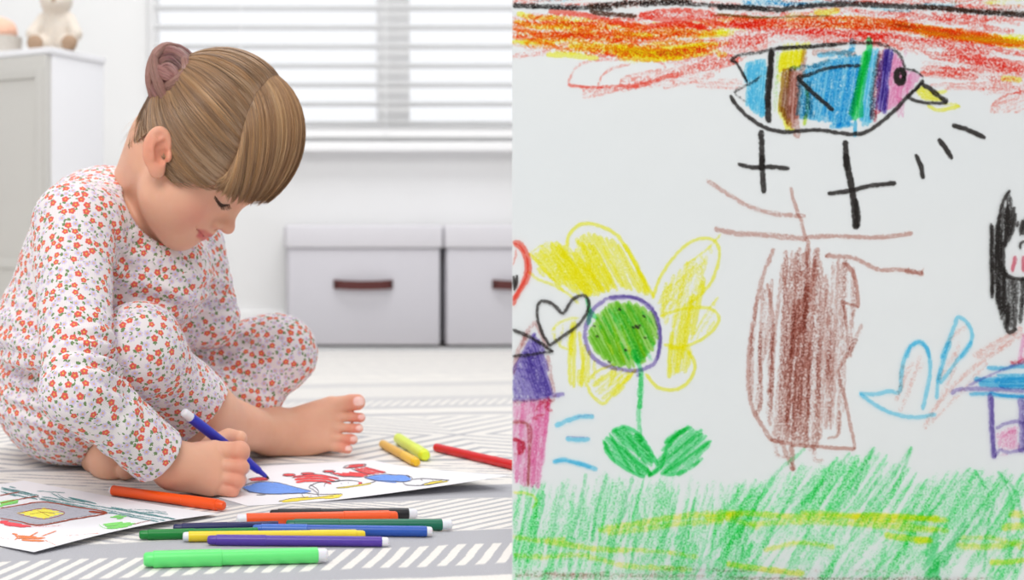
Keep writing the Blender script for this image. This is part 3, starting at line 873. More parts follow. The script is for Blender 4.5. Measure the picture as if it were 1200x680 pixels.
# ================================================================ HAIR
hc = A3((.015, .053, 0)); hr = A3((.0765, .0790, .0655))
def nrm(v): v = A3(v); return v/np.linalg.norm(v)
def ton(f, u, l=None, side=-1):
    a, b_ = (f-hc[0])/hr[0], (u-hc[1])/hr[1]
    if l is None:
        s_ = a*a+b_*b_; c_ = math.sqrt(max(0, 1-s_))*side
    else: c_ = l/hr[2]
    return nrm((a, b_, c_))
def LN(f, u, l): return (A3((f, u, l))-hc)/hr
def slerp(a, b_, t):
    om = math.acos(max(-1, min(1, float(a @ b_))))
    if om < 1e-4: return a
    return (math.sin((1-t)*om)*a+math.sin(t*om)*b_)/math.sin(om)
def onh(n, sc_=1.0): q = hc+hr*n*sc_; return hp(*q)
NB = ton(-.060, .068, -.012)
half_ = [ton(.031, .127, -.002), ton(.032, .122, -.024), ton(.037, .105, -.045), ton(.047, .080, None), ton(.060, .052, None), ton(.064, .030, None)]
line = [LN(.0685, .022, -.0545), LN(.066, .009, -.0565), LN(.056, .000, -.0590), LN(.045, -.006, -.0608), LN(.030, -.018, -.0600), LN(.020, -.004, -.0635), ton(.010, .026, None), ton(-.008, .030, None), ton(-.024, .016, None), LN(-.033, -.010, -.0375), LN(-.0375, -.024, -.029), LN(-.046, -.030, -.012)]
mir = lambda n: A3((n[0], n[1], -n[2]))
near_side = half_+line
near_side = [n*k_ for n, k_ in zip(half_, (1, 1, 1.005, 1.015, 1.045, 1.065))]+line
loop = near_side+[mir(n) for n in reversed(near_side[1:])]
def resample(P_, n, closed=False):
    P_ = [A3(p) for p in P_]
    if closed: P_ = P_+[P_[0]]
    seg_ = [np.linalg.norm(b_-a) for a, b_ in zip(P_[:-1], P_[1:])]; cum = np.concatenate([[0], np.cumsum(seg_)])
    out = []
    for i in range(n):
        t = cum[-1]*i/(n if closed else n-1); k = min(np.searchsorted(cum, t, side='right')-1, len(seg_)-1)
        out.append(P_[k]+(P_[k+1]-P_[k])*(t-cum[k])/seg_[k])
    return out
LPq = resample([A3(p) for p in loop], 160, True)
LP = [nrm(p) for p in LPq]; LS = [float(np.linalg.norm(p)) for p in LPq]

def backpath(n0, t, sag=.10):
    n = slerp(n0, NB, t); n = n+A3((0, -sag*math.sin(PI*t)*max(0, .35-n0[1]), 0)); return nrm(n)
class Strands:
    def __init__(s): s.V = []; s.F = []; s.C = []
    def add(s, pts, r, col, n=3):
        b0 = len(s.V); pts = np.asarray(pts); k = len(pts)
        t = np.gradient(pts, axis=0); t /= (np.linalg.norm(t, axis=1)[:, None]+1e-12)
        u = np.cross(t, A3((.3, -1, .2))); u /= (np.linalg.norm(u, axis=1)[:, None]+1e-12); w_ = np.cross(t, u)
        rr = np.interp(np.linspace(0, 1, k), [0, .25, .75, 1], [r*.25, r, r, r*.2])
        for i in range(k):
            for j in range(n):
                a = 2*PI*j/n; s.V.append(pts[i]+(u[i]*math.cos(a)+w_[i]*math.sin(a))*rr[i])
        s.C += [col]*(k*n)
        for i in range(k-1):
            for j in range(n): s.F.append((b0+i*n+j, b0+i*n+(j+1) % n, b0+(i+1)*n+(j+1) % n, b0+(i+1)*n+j))
    def grid(s, Q, col):
        """Q[i][j] points; a sheet of hair"""
        b0 = len(s.V); ni, nj = len(Q), len(Q[0])
        for i in range(ni):
            for j in range(nj): s.V.append(A3(Q[i][j])); s.C.append(col(i, j) if callable(col) else col)
        for i in range(ni-1):
            for j in range(nj-1): s.F.append((b0+i*nj+j, b0+(i+1)*nj+j, b0+(i+1)*nj+j+1, b0+i*nj+j+1))
    def build(s, name, mat, parent):
        o = fastobj(name, np.array(s.V), np.array(s.F), mat, parent); setcol(o, np.array(s.C)); return o
m_hair, b = newmat('hair')
lk(attrc('tint'), b.inputs['Base Color']); b.inputs['Roughness'].default_value = .30; b.inputs['Specular IOR Level'].default_value = .6
b.inputs['Sheen Weight'].default_value = .1
HCOL = [l3(c_)*A3((.90, .82, .74)) for c_ in ((184, 148, 112), (150, 116, 86), (212, 178, 136), (116, 88, 66), (198, 156, 108), (168, 134, 102))]
def hcol(w=(5, 4, 4, 2, 4, 4)): return R.choices(HCOL, w)[0]*R.uniform(.85, 1.12)
H_ = Strands()
SK = l3((206, 166, 138))
# scalp layer under the strands
Q = []
for i in range(161):
    n0 = LP[i % 160]; Q.append([onh(backpath(n0, t), .998+.030*min(1, t*9+.45)+(LS[i % 160]-1)*(1-t)**2) for t in np.linspace(0, 1, 22)])
H_.grid(Q, lambda i, j: (l3((150, 120, 92)) if j > 0 else l3((164, 130, 102))))
clump = [R.uniform(-.010, .012) for _ in range(160)]
ccol = [hcol()*R.choice((.62, .85, 1.0, 1.0, 1.15)) for _ in range(160)]
for k in range(5200):
    s_ = R.random()*160; i = int(s_); fr_ = s_-i
    n0 = nrm(LP[i % 160]*(1-fr_)+LP[(i+1) % 160]*fr_)
    t0 = R.random()**1.4*.78-.09; t1 = min(1, t0+R.uniform(.4, 1)); 
    off = 1.036+clump[i % 160]*.6+R.uniform(-.004, .010)
    cv = R.uniform(.06, .14)
    pts = []
    for j in range(13):
        t = t0+(t1-t0)*j/12
        rise = min(1, (t-t0)/.10+.35*(t0 > .05)); fall = min(1, (t1-t)/.08+.2)
        pts.append(onh(backpath(n0, t, cv), 1.0+(off-1)*min(rise, fall)+(LS[i % 160]-1)*(1-max(0, t))**2))
    H_.add(pts, R.uniform(.00022, .00042), ccol[i % 160]*.5+hcol()*.5)
# fringe: from the parting forward over the forehead
root_ = [half_[5], half_[4], half_[3], half_[2], half_[1], half_[0], mir(half_[1]), mir(half_[2]), mir(half_[3]), mir(half_[4]), mir(half_[5])]
tips_ = [(.067, .014, -.0615), (.081, .010, -.0525), (.093, .014, -.0385), (.100, .020, -.0250), (.1030, .024, -.010), (.1040, .027, .005), (.103, .028, .020), (.099, .028, .034), (.092, .026, .046), (.086, .024, .054), (.070, .02, .062)]
NS = 120
RT = [nrm(p) for p in resample(root_, NS)]; TP = resample([A3(t) for t in tips_], NS)
def fringe(s_, t, lift=0.0, tipd=None):
    i = min(int(s_), NS-2); f_ = s_-i
    a = nrm(RT[i]*(1-f_)+RT[i+1]*f_); tp = TP[i]*(1-f_)+TP[i+1]*f_
    if tipd is not None: tp = tp+tipd
    tn = (tp-hc)/hr; st = np.linalg.norm(tn); tn = tn/st
    n = slerp(a, tn, t)
    g = t*t*(3-2*t); g = min(1, 1.25*g) if t < .6 else g+(1-g)*.25
    e = 1.028+(st-1.028)*(1-(1-t)**1.7)+.004*math.sin(PI*t)+lift
    return hp(*(hc+hr*n*e))
Q = [[fringe(i*(NS-1.001)/60, t, -.012) for t in np.linspace(0, .95, 20)] for i in range(61)]
H_.grid(Q, l3((140, 113, 86)))
Q = [[fringe(i*(NS-1.001)/60, t, -.004) for t in np.linspace(0, .93, 20)] for i in range(61)]
H_.grid(Q, l3((150, 122, 94)))
fc_ = [(R.uniform(-.008, .012), hcol(), R.uniform(-.0055, .0045)) for _ in range(NS)]
for k in range(4200):
    s_ = R.random()*(NS-1.01); i = int(s_); lift, cc, tl = fc_[i]
    mid_ = i+.5
    td = A3((R.uniform(-.0012, .0018), tl+R.uniform(-.0060, .0040), R.uniform(-.002, .002)))
    t0 = 0 if R.random() < .55 else R.uniform(0, .5)
    pts = []
    lf_ = lift*.7+R.uniform(-.006, .012)
    for j in range(15):
        t = min(1.0, t0+(1.0-t0)*j/14); ss = s_*(1-.55*t)+mid_*.55*t
        pts.append(fringe(min(max(ss, 0), NS-1.01), t, lf_*min(1, (t-t0)*6+.2)*(1-.3*t), td))
    H_.add(pts, R.uniform(.00022, .00044), cc*.55+hcol()*.45)
# fine strays at the nape and temple
for k in range(26):
    a = onh(ton(-.036+R.uniform(-.012, .006), R.uniform(-.012, .02), -R.uniform(.01, .035)), 1.02)
    d = A3((-.9, -.1, R.uniform(-.5, .35))); L = R.uniform(.010, .034)
    H_.add([a+d*L*t+A3((0, 0, -.010*t*t+.004*math.sin(4*t))) for t in np.linspace(0, 1, 8)], .00011, hcol())
for k in range(60):
    a = onh(ton(R.uniform(.024, .062), R.uniform(-.004, .016), None), 1.006)
    d = -HU*R.uniform(.5, 1)+HF*R.uniform(-.1, .7); L = R.uniform(.004, .013)
    H_.add([a+d*L*t-HL*.001 for t in np.linspace(0, 1, 5)], .00012, hcol()*1.1)
for k in range(40):
    n0 = nrm(LP[R.randrange(160)]); t0 = R.random()*.6
    H_.add([onh(backpath(n0, t0+.3*t), 1.03+.05*math.sin(PI*t)*R.uniform(.3, 1)) for t in np.linspace(0, 1, 9)], .00010, hcol())
H_.build('hair', m_hair, girl)

# bun: locks wound round one another
BC = hp(-.064, .068, -.024)+A3((.008, 0, -.019))
ax_ = nrm((-.35, -1, .15)); ux_ = nrm(np.cross(A3((0, 0, 1)), ax_)); uy_ = np.cross(ax_, ux_)
BR = A3((.0290, .0410, .0270))
Bn = Strands()
BCOL = [l3(c_)*.74 for c_ in ((172, 112, 108), (192, 132, 124), (146, 92, 90), (196, 146, 130), (164, 98, 104), (180, 134, 116))]
def bp_(n, sc_): q = BR*n*sc_; a = .30; x, y = q[0]*math.cos(a)-q[1]*math.sin(a), q[0]*math.sin(a)+q[1]*math.cos(a); return BC+ux_*x+uy_*y+ax_*q[2]
def coil(t, a, rad_, tw=0.0):
    """one long lock wound inwards: t 0 at the rim .. 1 at the middle"""
    az = .6+t*2*PI*2.6; lat = -.15+1.78*t+a*.20*(1-.45*t)
    n = A3((math.cos(az)*math.cos(lat), math.sin(az)*math.cos(lat), math.sin(lat)))
    return bp_(n, rad_)
def lockpt(lk_, t, a, rad_):
    """a lock laid across: great circle through p, q bowed sideways"""
    p_, q_, bow = lk_
    n = slerp(p_, q_, t); sd = np.cross(p_, q_); sd /= np.linalg.norm(sd)
    n = nrm(n+sd*(bow*math.sin(PI*t)+a*.20*(.45+.55*math.sin(PI*t))))
    return bp_(n, rad_)
nn_ = 28; Q = [[bp_(A3((math.cos(az)*math.cos(la), math.sin(az)*math.cos(la), math.sin(la))), .95) for la in np.linspace(-PI/2, PI/2, 15)] for az in np.linspace(0, 2*PI, nn_)]
Bn.grid(Q, l3((112, 66, 64)))
for k in range(700):
    a0_ = R.uniform(0, 6.28); la_ = R.uniform(-.2, 1.5)
    Bn.add([bp_(A3((math.cos(a0_+t)*math.cos(la_+.1*t), math.sin(a0_+t)*math.cos(la_+.1*t), math.sin(la_+.1*t))), .965+.02*math.sin(PI*t/1.5)) for t in np.linspace(0, 1.5, 12)], .0004, R.choice(BCOL)*R.uniform(.7, 1.0))
for k in range(1500):
    ta_ = R.uniform(-.05, .9); tb_ = min(1, ta_+R.uniform(.15, .35)); a = R.uniform(-1, 1); rad_ = .93+.14*math.sqrt(1-a*a)+R.uniform(-.03, .012)
    turn = int((ta_+.05)*2.6*1.0); base_ = BCOL[turn % len(BCOL)]
    Bn.add([coil(t, a+R.uniform(-.02, .02)+.25*math.sin(18*t), rad_) for t in np.linspace(ta_, tb_, 16)], R.uniform(.00026, .00046), (base_*.55+R.choice(BCOL)*.45)*R.uniform(.8, 1.15))
e3 = lambda x, y, z: nrm((x, y, z))
locks = [(e3(.95, .35, .1), e3(-.6, -.75, .25), .30), (e3(.55, .85, .1), e3(-.75, -.5, .3), .05), (e3(.8, .2, .3), e3(-.3, -.3, .95), .2), (e3(-.9, .4, .2), e3(.5, -.3, .8), .15), (e3(.35, -.9, .2), e3(.7, .6, .45), .25), (e3(-.1, 1, .1), e3(.1, -.95, .2), -.35), (e3(.9, -.1, .2), e3(-.3, -.95, .0), .45)]
for li, lk_ in enumerate(locks):
    base_ = BCOL[(li*2+1) % len(BCOL)]; hgt = .05+.03*(li % 3)
    for k in range(190):
        a = R.uniform(-1, 1); rad_ = .95+hgt+.13*math.sqrt(1-a*a)+R.uniform(-.03, .012)
        Bn.add([lockpt(lk_, t, a+R.uniform(-.03, .03), rad_*(1-.16*abs(2*t-1)**3)) for t in np.linspace(R.uniform(0, .08), R.uniform(.92, 1), 16)], R.uniform(.00026, .00046), (base_*.6+R.choice(BCOL)*.4)*R.uniform(.8, 1.15))
for k in range(26):   # loose loops
    lk_ = R.choice(locks); a = R.uniform(-1, 1); Bn.add([lockpt(lk_, t, a, 1.0+.16*math.sin(PI*t)*R.random()) for t in np.linspace(0, 1, 14)], .00014, R.choice(BCOL)*1.1)
Bn.build('hair_bun', m_hair, girl)
# ================================================================ STROKES
CROP = {'A': (590, 0, 3.777), 'B': (840, 0, 3.333), 'C': (590, 240, 2.833), 'D': (590, 430, 2.72), 'E': (800, 180, 2.833),
        'F': (850, 380, 2.267), 'G': (1000, 200, 3.09), 'H': (1000, 400, 2.43), 'I': (600, 0, 6.181), 'J': (850, 40, 5.23),
        'K': (1000, 40, 6.8), 'L': (590, 280, 2.267), 'M': (1090, 380, 3.78), 'N': (0, 0, 1)}
def c(k, *v):
    ox, oy, s = CROP[k]
    return [(ox+v[i]/s, oy+v[i+1]/s) for i in range(0, len(v), 2)]
def smooth(pts, step=3.0):
    if len(pts) == 2:
        pts = [pts[0], ((pts[0][0]+pts[1][0])/2, (pts[0][1]+pts[1][1])/2), pts[1]]
    P_ = [np.array(p, float) for p in pts]
    P_ = [2*P_[0]-P_[1]]+P_+[2*P_[-1]-P_[-2]]
    out = []
    for i in range(1, len(P_)-2):
        a, b, c_, d = P_[i-1:i+3]
        n = max(1, int(np.linalg.norm(c_-b)/step))
        for j in range(n):
            t = j/n
            out.append(.5*((2*b)+(-a+c_)*t+(2*a-5*b+4*c_-d)*t*t+(-a+3*b-3*c_+d)*t**3))
    out.append(P_[-2]); return np.array(out)

CRAY = {}
def crayon(name, rgb, grain=780, strength=1.0, rough=.75, body=.28):
    """wax (or ink) film: tints what lies under it, with a little body of its own, caught on the tooth of the paper"""
    if name in CRAY: return CRAY[name]
    m, b = newmat('crayon_'+name); nt = m.node_tree
    b.inputs['Roughness'].default_value = rough; b.inputs['Specular IOR Level'].default_value = .1
    pv = worldpos()[0]
    _, u, v = uvx('stroke'); _, pr, idn = uvx('press')
    tooth = noise(pv, grain, 3, .65)
    st = noise(comb(u*.35, v*1.6, idn*7.3), 1.0, 3, .7)
    e = mabs(v); e = e*e*e
    g = tooth*.60+st*.40
    thr = .635-pr*.34+e*.15
    cov = sstep(g, thr-.08, thr+.09)
    lin = s2l(rgb); root = tuple((c_*.93+.07 if sum(rgb) > 260 else c_)**.5 for c_ in lin[:3])+(1,)
    dens = X.m('MULTIPLY', pr*.55+.24+st*.26, 1.0, clamp=True)
    tr = nt.nodes.new('ShaderNodeBsdfTransparent'); lk(mixc(dens, (1, 1, 1, 1), root), tr.inputs[0])
    lk(mixc(st, s2l([c_*.95 for c_ in rgb]), s2l([min(255, c_*1.06+4) for c_ in rgb])), b.inputs['Base Color'])
    clear = nt.nodes.new('ShaderNodeBsdfTransparent')
    m1 = nt.nodes.new('ShaderNodeMixShader'); m2 = nt.nodes.new('ShaderNodeMixShader')
    lk(X.m('MULTIPLY', dens*body, 1.0, clamp=True), m1.inputs[0]); nt.links.new(tr.outputs[0], m1.inputs[1]); nt.links.new(b.outputs[0], m1.inputs[2])
    lk(X.m('MULTIPLY', cov, strength, clamp=True), m2.inputs[0]); nt.links.new(clear.outputs[0], m2.inputs[1]); nt.links.new(m1.outputs[0], m2.inputs[2])
    nt.links.new(m2.outputs[0], nt.nodes['Material Output'].inputs[0])
    CRAY[name] = m; return m
PAL = dict(red=(252, 100, 76), orange=(255, 152, 66), yellow=(255, 250, 60), lemon=(255, 250, 60), cyan=(96, 212, 246), blue=(40, 190, 238),
           teal=(30, 120, 140), green=(44, 226, 122), grass=(62, 242, 134), lime=(150, 220, 60), brown=(200, 136, 120), tan=(170, 112, 70),
           black=(62, 58, 56), purple=(112, 86, 188), violet=(132, 108, 190), pink=(248, 160, 205), crimson=(215, 40, 80), rose=(205, 140, 135),
           salmon=(240, 160, 145), grey=(110, 106, 106), ochre=(150, 140, 60), darkbrown=(90, 62, 46))
class Draw:
    """strokes of one drawn figure; place(px,py,layer)->world point"""
    layer = 0
    def __init__(s, place, fac=CRAY): s.place = place; s.V = []; s.F = []; s.M = []; s.UV = []; s.PR = []; s.mats = []
    def mi(s, m):
        if m not in s.mats: s.mats.append(m)
        return s.mats.index(m)
    def stroke(s, pts, col, w=7, pr=.7, jit=.4, step=3.0, taper=True):
        m = crayon(col, PAL[col], body=1.25 if col.startswith('ink_') else .55 if col in ('black', 'darkbrown') else .10) if isinstance(col, str) else col
        k = s.mi(m); q = smooth(pts, step)
        if jit: q = q+np.array([[R.gauss(0, jit), R.gauss(0, jit)] for _ in q])*.5
        n = len(q); Draw.layer += 1; L = Draw.layer
        d = np.gradient(q, axis=0); nn = np.stack([-d[:, 1], d[:, 0]], 1); nn /= (np.linalg.norm(nn, axis=1)[:, None]+1e-9)
        b = len(s.V); u = R.random()*500; idn = R.random()*40
        seglen = np.linalg.norm(np.diff(q, axis=0), axis=1)
        us = u+np.concatenate([[0], np.cumsum(seglen)])*.4
        ws = [w*.5*(1+R.uniform(-.13, .13)) for _ in range(n)]
        if taper: ws[0] *= .6; ws[-1] *= .55
        for i in range(n):
            for sg in (-1, 1):
                s.V.append(s.place(q[i, 0]+nn[i, 0]*ws[i]*sg, q[i, 1]+nn[i, 1]*ws[i]*sg, L))
        prs = [pr+R.uniform(-.05, .05) for _ in range(n)]
        for i in range(n-1):
            a = b+2*i
            s.F.append((a, a+1, a+3, a+2)); s.M.append(k)
            for (j, sg) in ((i, -1), (i, 1), (i+1, 1), (i+1, -1)):
                s.UV.append((us[j], sg)); s.PR.append((prs[j], idn))
    def hatch(s, poly, ang, sp, w, col, pr=.6, jit=1.0, over=0, skip=0.0, bow=0.0):
        """fill a polygon with to-and-fro strokes"""
        ca, sa = math.cos(math.radians(ang)), math.sin(math.radians(ang))
        Q = [(x*ca+y*sa, -x*sa+y*ca) for x, y in poly]
        y = min(q[1] for q in Q)+sp*.4; ymax = max(q[1] for q in Q)
        while y < ymax:
            xs = []
            for i in range(len(Q)):
                (x0, y0), (x1, y1) = Q[i], Q[(i+1) % len(Q)]
                if (y0 <= y < y1) or (y1 <= y < y0): xs.append(x0+(y-y0)/(y1-y0)*(x1-x0))
            xs.sort()
            for i in range(0, len(xs)-1, 2):
                if R.random() < skip: continue
                a, b_ = xs[i]-over+R.uniform(-jit, jit), xs[i+1]+over+R.uniform(-jit, jit)
                if b_-a < 3: continue
                yy0, yy1 = y+R.uniform(-jit, jit)*.6, y+R.uniform(-jit, jit)*.6
                md = ((a+b_)/2, (yy0+yy1)/2+R.uniform(-1, 1)*bow)
                pts = [(px*ca-py*sa, px*sa+py*ca) for px, py in ((a, yy0), md, (b_, yy1))]
                s.stroke(pts, col, w*R.uniform(.8, 1.15), pr+R.uniform(-.08, .08), jit=.3, step=5)
            y += sp*R.uniform(.75, 1.25)
    def band(s, top, bot, n, w, col, pr, span=(.15, .5), xr=None, jit=1.2):
        """loose strokes that follow a band between two curves"""
        T_ = smooth(top, 6); B_ = smooth(bot, 6)
        def at(C, x): return float(np.interp(x, C[:, 0], C[:, 1]))
        x0, x1 = (max(T_[0, 0], B_[0, 0]), min(T_[-1, 0], B_[-1, 0])) if xr is None else xr
        for _ in range(n):
            L = (x1-x0)*R.uniform(*span); xs = R.uniform(x0-L*.3, x1-L*.7); xe = min(xs+L, x1); xs = max(xs, x0)
            v0 = R.random(); v1 = min(1, max(0, v0+R.uniform(-.16, .16)))
            pts = []
            k = max(3, int((xe-xs)/35))
            for i in range(k+1):
                t = i/k; x = xs+(xe-xs)*t; v = v0+(v1-v0)*t
                pts.append((x, at(T_, x)*(1-v)+at(B_, x)*v+R.uniform(-jit, jit)))
            s.stroke(pts, col, w*R.uniform(.75, 1.2), pr+R.uniform(-.12, .12), jit=.5, step=6)
    def build(s, name, parent):
        o = meshobj(name, s.V, s.F, s.mats, parent, smooth=False, midx=s.M)
        a = o.data.uv_layers.new(name='stroke'); a.data.foreach_set('uv', np.array(s.UV, dtype=np.float32).ravel())
        a = o.data.uv_layers.new(name='press'); a.data.foreach_set('uv', np.array(s.PR, dtype=np.float32).ravel())
        return o

# ================================================================ THE DRAWING ON ITS BOARD
BD = 0.970
def onboard(px, py, L):
    px = min(max(px, 600.3), 1228); py = min(max(py, -30), 680.5)
    return ((px-PX0)/FPX*BD, BD-.00006-L*6e-7, CH+(PY0-py)/FPX*BD)
bx0 = onboard(600, 0, 0)[0]; bx1 = onboard(1228, 0, 0)[0]; bz1 = onboard(0, -30, 0)[2]
board = empty('crayon_drawing', ((bx0+bx1)/2, BD, 0))
tag(board, "large upright child's crayon drawing of a bird, tree and flower on white paper", 'drawing')
m_paper, b = newmat('drawing_paper')
v = worldpos()[0]
lk(mixc(noise(v, 5, 2), s2l((226, 231, 233)), s2l((233, 236, 236))), b.inputs['Base Color']); b.inputs['Roughness'].default_value = .85; b.inputs['Specular IOR Level'].default_value = .2
bump(noise(v, 700, 3, .6)*.5+noise(v, 26, 3, .5)*3.5, b, .16, .0011)
m_foam = plain('foam_board', (236, 236, 234), .8, .2)
mb = MB(); mb.box(((bx0+bx1)/2, BD+.0002, bz1/2), (bx1-bx0, .0004, bz1-.001), m_paper); mb.build('paper_sheet', board)
mb = MB(); mb.box(((bx0+bx1)/2+.001, BD+.0031, bz1/2), (bx1-bx0-.002, .005, bz1-.002), m_foam); mb.build('backing_board', board)
for xx in (bx0+.12, bx1-.10):
    mb = MB(); y0 = BD+.006
    V = [(xx-.002, y0, .0005), (xx-.002, y0+.11, .0005), (xx-.002, y0+.11, .012), (xx-.002, y0, .26)]
    V += [(p[0]+.004, p[1], p[2]) for p in V]
    mb.add(V, [(0, 1, 2, 3), (4, 7, 6, 5), (0, 4, 5, 1), (1, 5, 6, 2), (2, 6, 7, 3), (3, 7, 4, 0)], m_foam); mb.build('easel_foot', board)

# --- sky
D = Draw(onboard)
D.band([(600, 18), (700, 24), (860, 26)], [(600, 58), (700, 64), (760, 70), (860, 58)], 60, 9, 'yellow', .42, (.1, .4))
D.band([(840, 18), (1000, 18), (1090, 26)], [(840, 40), (1000, 32), (1090, 40)], 22, 8, 'yellow', .36, (.15, .4))
D.band([(1040, 24), (1100, 34), (1215, 44)], [(1040, 32), (1100, 42), (1215, 58)], 16, 8, 'yellow', .5, (.3, .8))
D.stroke(c('A', 480, 215, 620, 228, 760, 236, 900, 215), 'yellow', 16, .9); D.stroke(c('A', 500, 240, 640, 255, 790, 250), 'yellow', 10, .85)
D.band([(600, -14), (1222, -14)], [(600, 10), (800, 8), (1000, 16), (1215, 22)], 60, 8, 'red', .30, (.06, .2))
D.band([(600, -14), (1222, -14)], [(600, 2), (1000, 8), (1215, 10)], 14, 5, 'cyan', .34, (.03, .09))
D.band([(870, -6), (1020, -6)], [(870, 8), (1020, 6)], 10, 5, 'blue', .36, (.3, .6))
D.band([(1110, -6), (1215, -6)], [(1110, 4), (1215, 10)], 6, 5, 'yellow', .4, (.2, .5))
T1 = [(600, 13), (700, 15), (800, 12), (900, 14), (1000, 14), (1100, 16), (1215, 22)]
D.band(T1, [(600, 58), (660, 60), (720, 70), (800, 74), (860, 60), (950, 44), (1050, 50), (1130, 62), (1215, 78)], 110, 9, 'red', .33, (.06, .22))
D.band([(600, 24), (760, 30), (840, 30)], [(600, 52), (700, 62), (760, 68), (840, 62)], 60, 8, 'orange', .40, (.12, .4))
D.band([(600, 18), (700, 26), (840, 26)], [(600, 34), (700, 40), (840, 44)], 12, 8, 'orange', .46, (.15, .4))
D.band([(740, 16), (800, 12), (900, 18), (1000, 20)], [(740, 32), (900, 36), (1000, 36)], 16, 8, 'red', .50, (.1, .35))
D.band([(860, 20), (1000, 20), (1080, 24)], [(860, 34), (1000, 34), (1080, 36)], 24, 7, 'orange', .46, (.2, .5))
D.band([(1040, 22), (1100, 34), (1215, 46)], [(1040, 32), (1100, 42), (1215, 56)], 16, 8, 'orange', .55, (.3, .8))
D.band([(1060, 30), (1120, 40), (1215, 46)], [(1060, 34), (1120, 46), (1215, 53)], 7, 6, 'yellow', .55, (.2, .5))
for q in (c('A', 50, 95, 110, 112, 200, 118, 300, 112), c('A', 75, 188, 150, 182, 230, 190), c('A', 290, 200, 400, 205, 520, 220, 640, 232), c('A', 500, 205, 620, 225, 760, 232, 850, 225),
          c('A', 520, 220, 650, 240, 800, 240), c('A', 700, 210, 800, 208, 950, 195), c('A', 190, 240, 300, 245, 420, 258), c('A', 480, 145, 560, 150, 660, 160), c('A', 60, 60, 150, 80, 240, 75), c('A', 560, 215, 700, 230, 850, 212),
          c('A', 860, 160, 920, 155, 990, 148), c('B', 380, 45, 430, 48, 480, 40), c('B', 0, 215, 40, 212), c('B', 1110, 305, 1190, 312), c('B', 950, 140, 1050, 152, 1195, 158)):
    D.stroke(q, 'yellow', 7.5, .72)
for q in (c('A', 40, 125, 120, 140, 230, 165, 340, 140, 420, 125), c('A', 40, 165, 120, 175, 210, 200, 260, 215), c('A', 330, 155, 480, 150, 640, 170, 800, 140)):
    D.stroke(q, 'orange', 5, .75)
D.stroke(c('A', 200, 50, 330, 62, 480, 95, 620, 118, 760, 105, 900, 120), 'red', 7, .78)
D.stroke(c('A', 600, 62, 720, 90, 850, 85, 1000, 112, 1160, 105), 'red', 7, .75)
D.stroke(c('A', 40, 250, 130, 240, 200, 228), 'red', 9, .36)
# light red loops under the bands
for q in (c('A', 520, 262, 400, 270, 330, 292, 298, 335, 293, 378, 370, 386, 470, 384), c('A', 560, 284, 490, 300, 440, 332, 416, 382), c('A', 700, 305, 610, 325, 535, 342, 515, 372), c('A', 590, 265, 690, 275, 720, 305)):
    D.stroke(q, 'red', 4.2, .45)
D.stroke(c('A', 540, 388, 640, 368, 720, 340, 800, 325), 'red', 6, .72)
D.stroke(c('A', 285, 376, 400, 386, 560, 378), 'red', 4, .6)
D.hatch(c('A', 345, 392, 480, 385, 540, 395, 350, 436), -12, 3, 5, 'red', .36)
D.hatch(c('A', 540, 350, 720, 300, 840, 262, 1010, 230, 1060, 262, 940, 330, 760, 385, 480, 405), -14, 3.6, 7, 'red', .34)
D.hatch(c('A', 760, 300, 1000, 240, 1090, 262, 900, 320), -12, 3.5, 6, 'red', .42)
D.hatch(c('A', 820, 360, 1055, 356, 1055, 396, 820, 380), 2, 4, 6, 'red', .36)
D.hatch(c('A', 660, 240, 1000, 170, 1171, 150, 1171, 215, 900, 262, 720, 275), -8, 4, 8, 'red', .38)
# red on the right of and above the bird
D.band([(900, 36), (1000, 38), (1100, 46), (1215, 62)], [(900, 50), (1000, 50), (1100, 66), (1215, 84)], 34, 7, 'red', .40, (.1, .35))
D.band([(1078, 54), (1215, 78)], [(1078, 88), (1215, 98)], 40, 7, 'red', .36, (.15, .6))
D.hatch(c('B', 830, 330, 1000, 320, 1200, 320, 1200, 365, 980, 350, 870, 345), -2, 4, 6, 'red', .46, skip=.1)
D.hatch(c('B', 880, 265, 1200, 240, 1200, 290, 860, 290), 3, 4, 7, 'red', .42)
D.hatch(c('B', 1120, 375, 1200, 355, 1200, 440, 1070, 442, 1085, 405), -22, 4, 6, 'red', .40)
D.stroke(c('B', 1070, 440, 1080, 405, 1130, 372, 1200, 355), 'red', 4, .5)
D.hatch(c('B', 970, 350, 1200, 335, 1200, 370, 975, 365), -2, 5, 6, 'red', .3)
# dark lines
D.stroke(c('A', 40, 22, 110, 26, 210, 30, 300, 34, 400, 34, 480, 40), 'black', 7, .62)
D.stroke(c('A', 40, 30, 200, 34, 330, 38), 'black', 5, .5)
D.stroke(c('A', 380, 48, 450, 62, 520, 66, 588, 72), 'darkbrown', 6, .72)
D.stroke(c('A', 370, 28, 470, 24, 600, 12, 720, 8, 832, 6), 'darkbrown', 9, .56)
D.stroke(c('A', 400, 24, 560, 14, 700, 6, 835, 10), 'black', 7, .5)
D.stroke(c('A', 600, 22, 760, 16, 900, 22, 1000, 26, 1090, 32, 1171, 44), 'black', 6, .58)
D.stroke(c('B', 0, 28, 120, 30, 230, 38, 320, 28, 400, 20, 500, 16, 600, 18, 720, 25, 800, 27, 900, 34, 1000, 45, 1100, 52, 1230, 62), 'black', 7, .72)
D.stroke(c('B', 780, 24, 900, 34, 1000, 42, 1200, 50), 'darkbrown', 8, .5)
D.stroke(c('A', 925, 68, 1000, 70, 1100, 78, 1171, 76), 'ochre', 2.4, .8)
D.stroke(c('B', 0, 54, 100, 62, 200, 68, 320, 64, 440, 62), 'ochre', 2.4, .8)
D.stroke(c('B', 600, 28, 660, 40, 760, 44), 'cyan', 4, .5)
D.build('scribbled_sky', board)

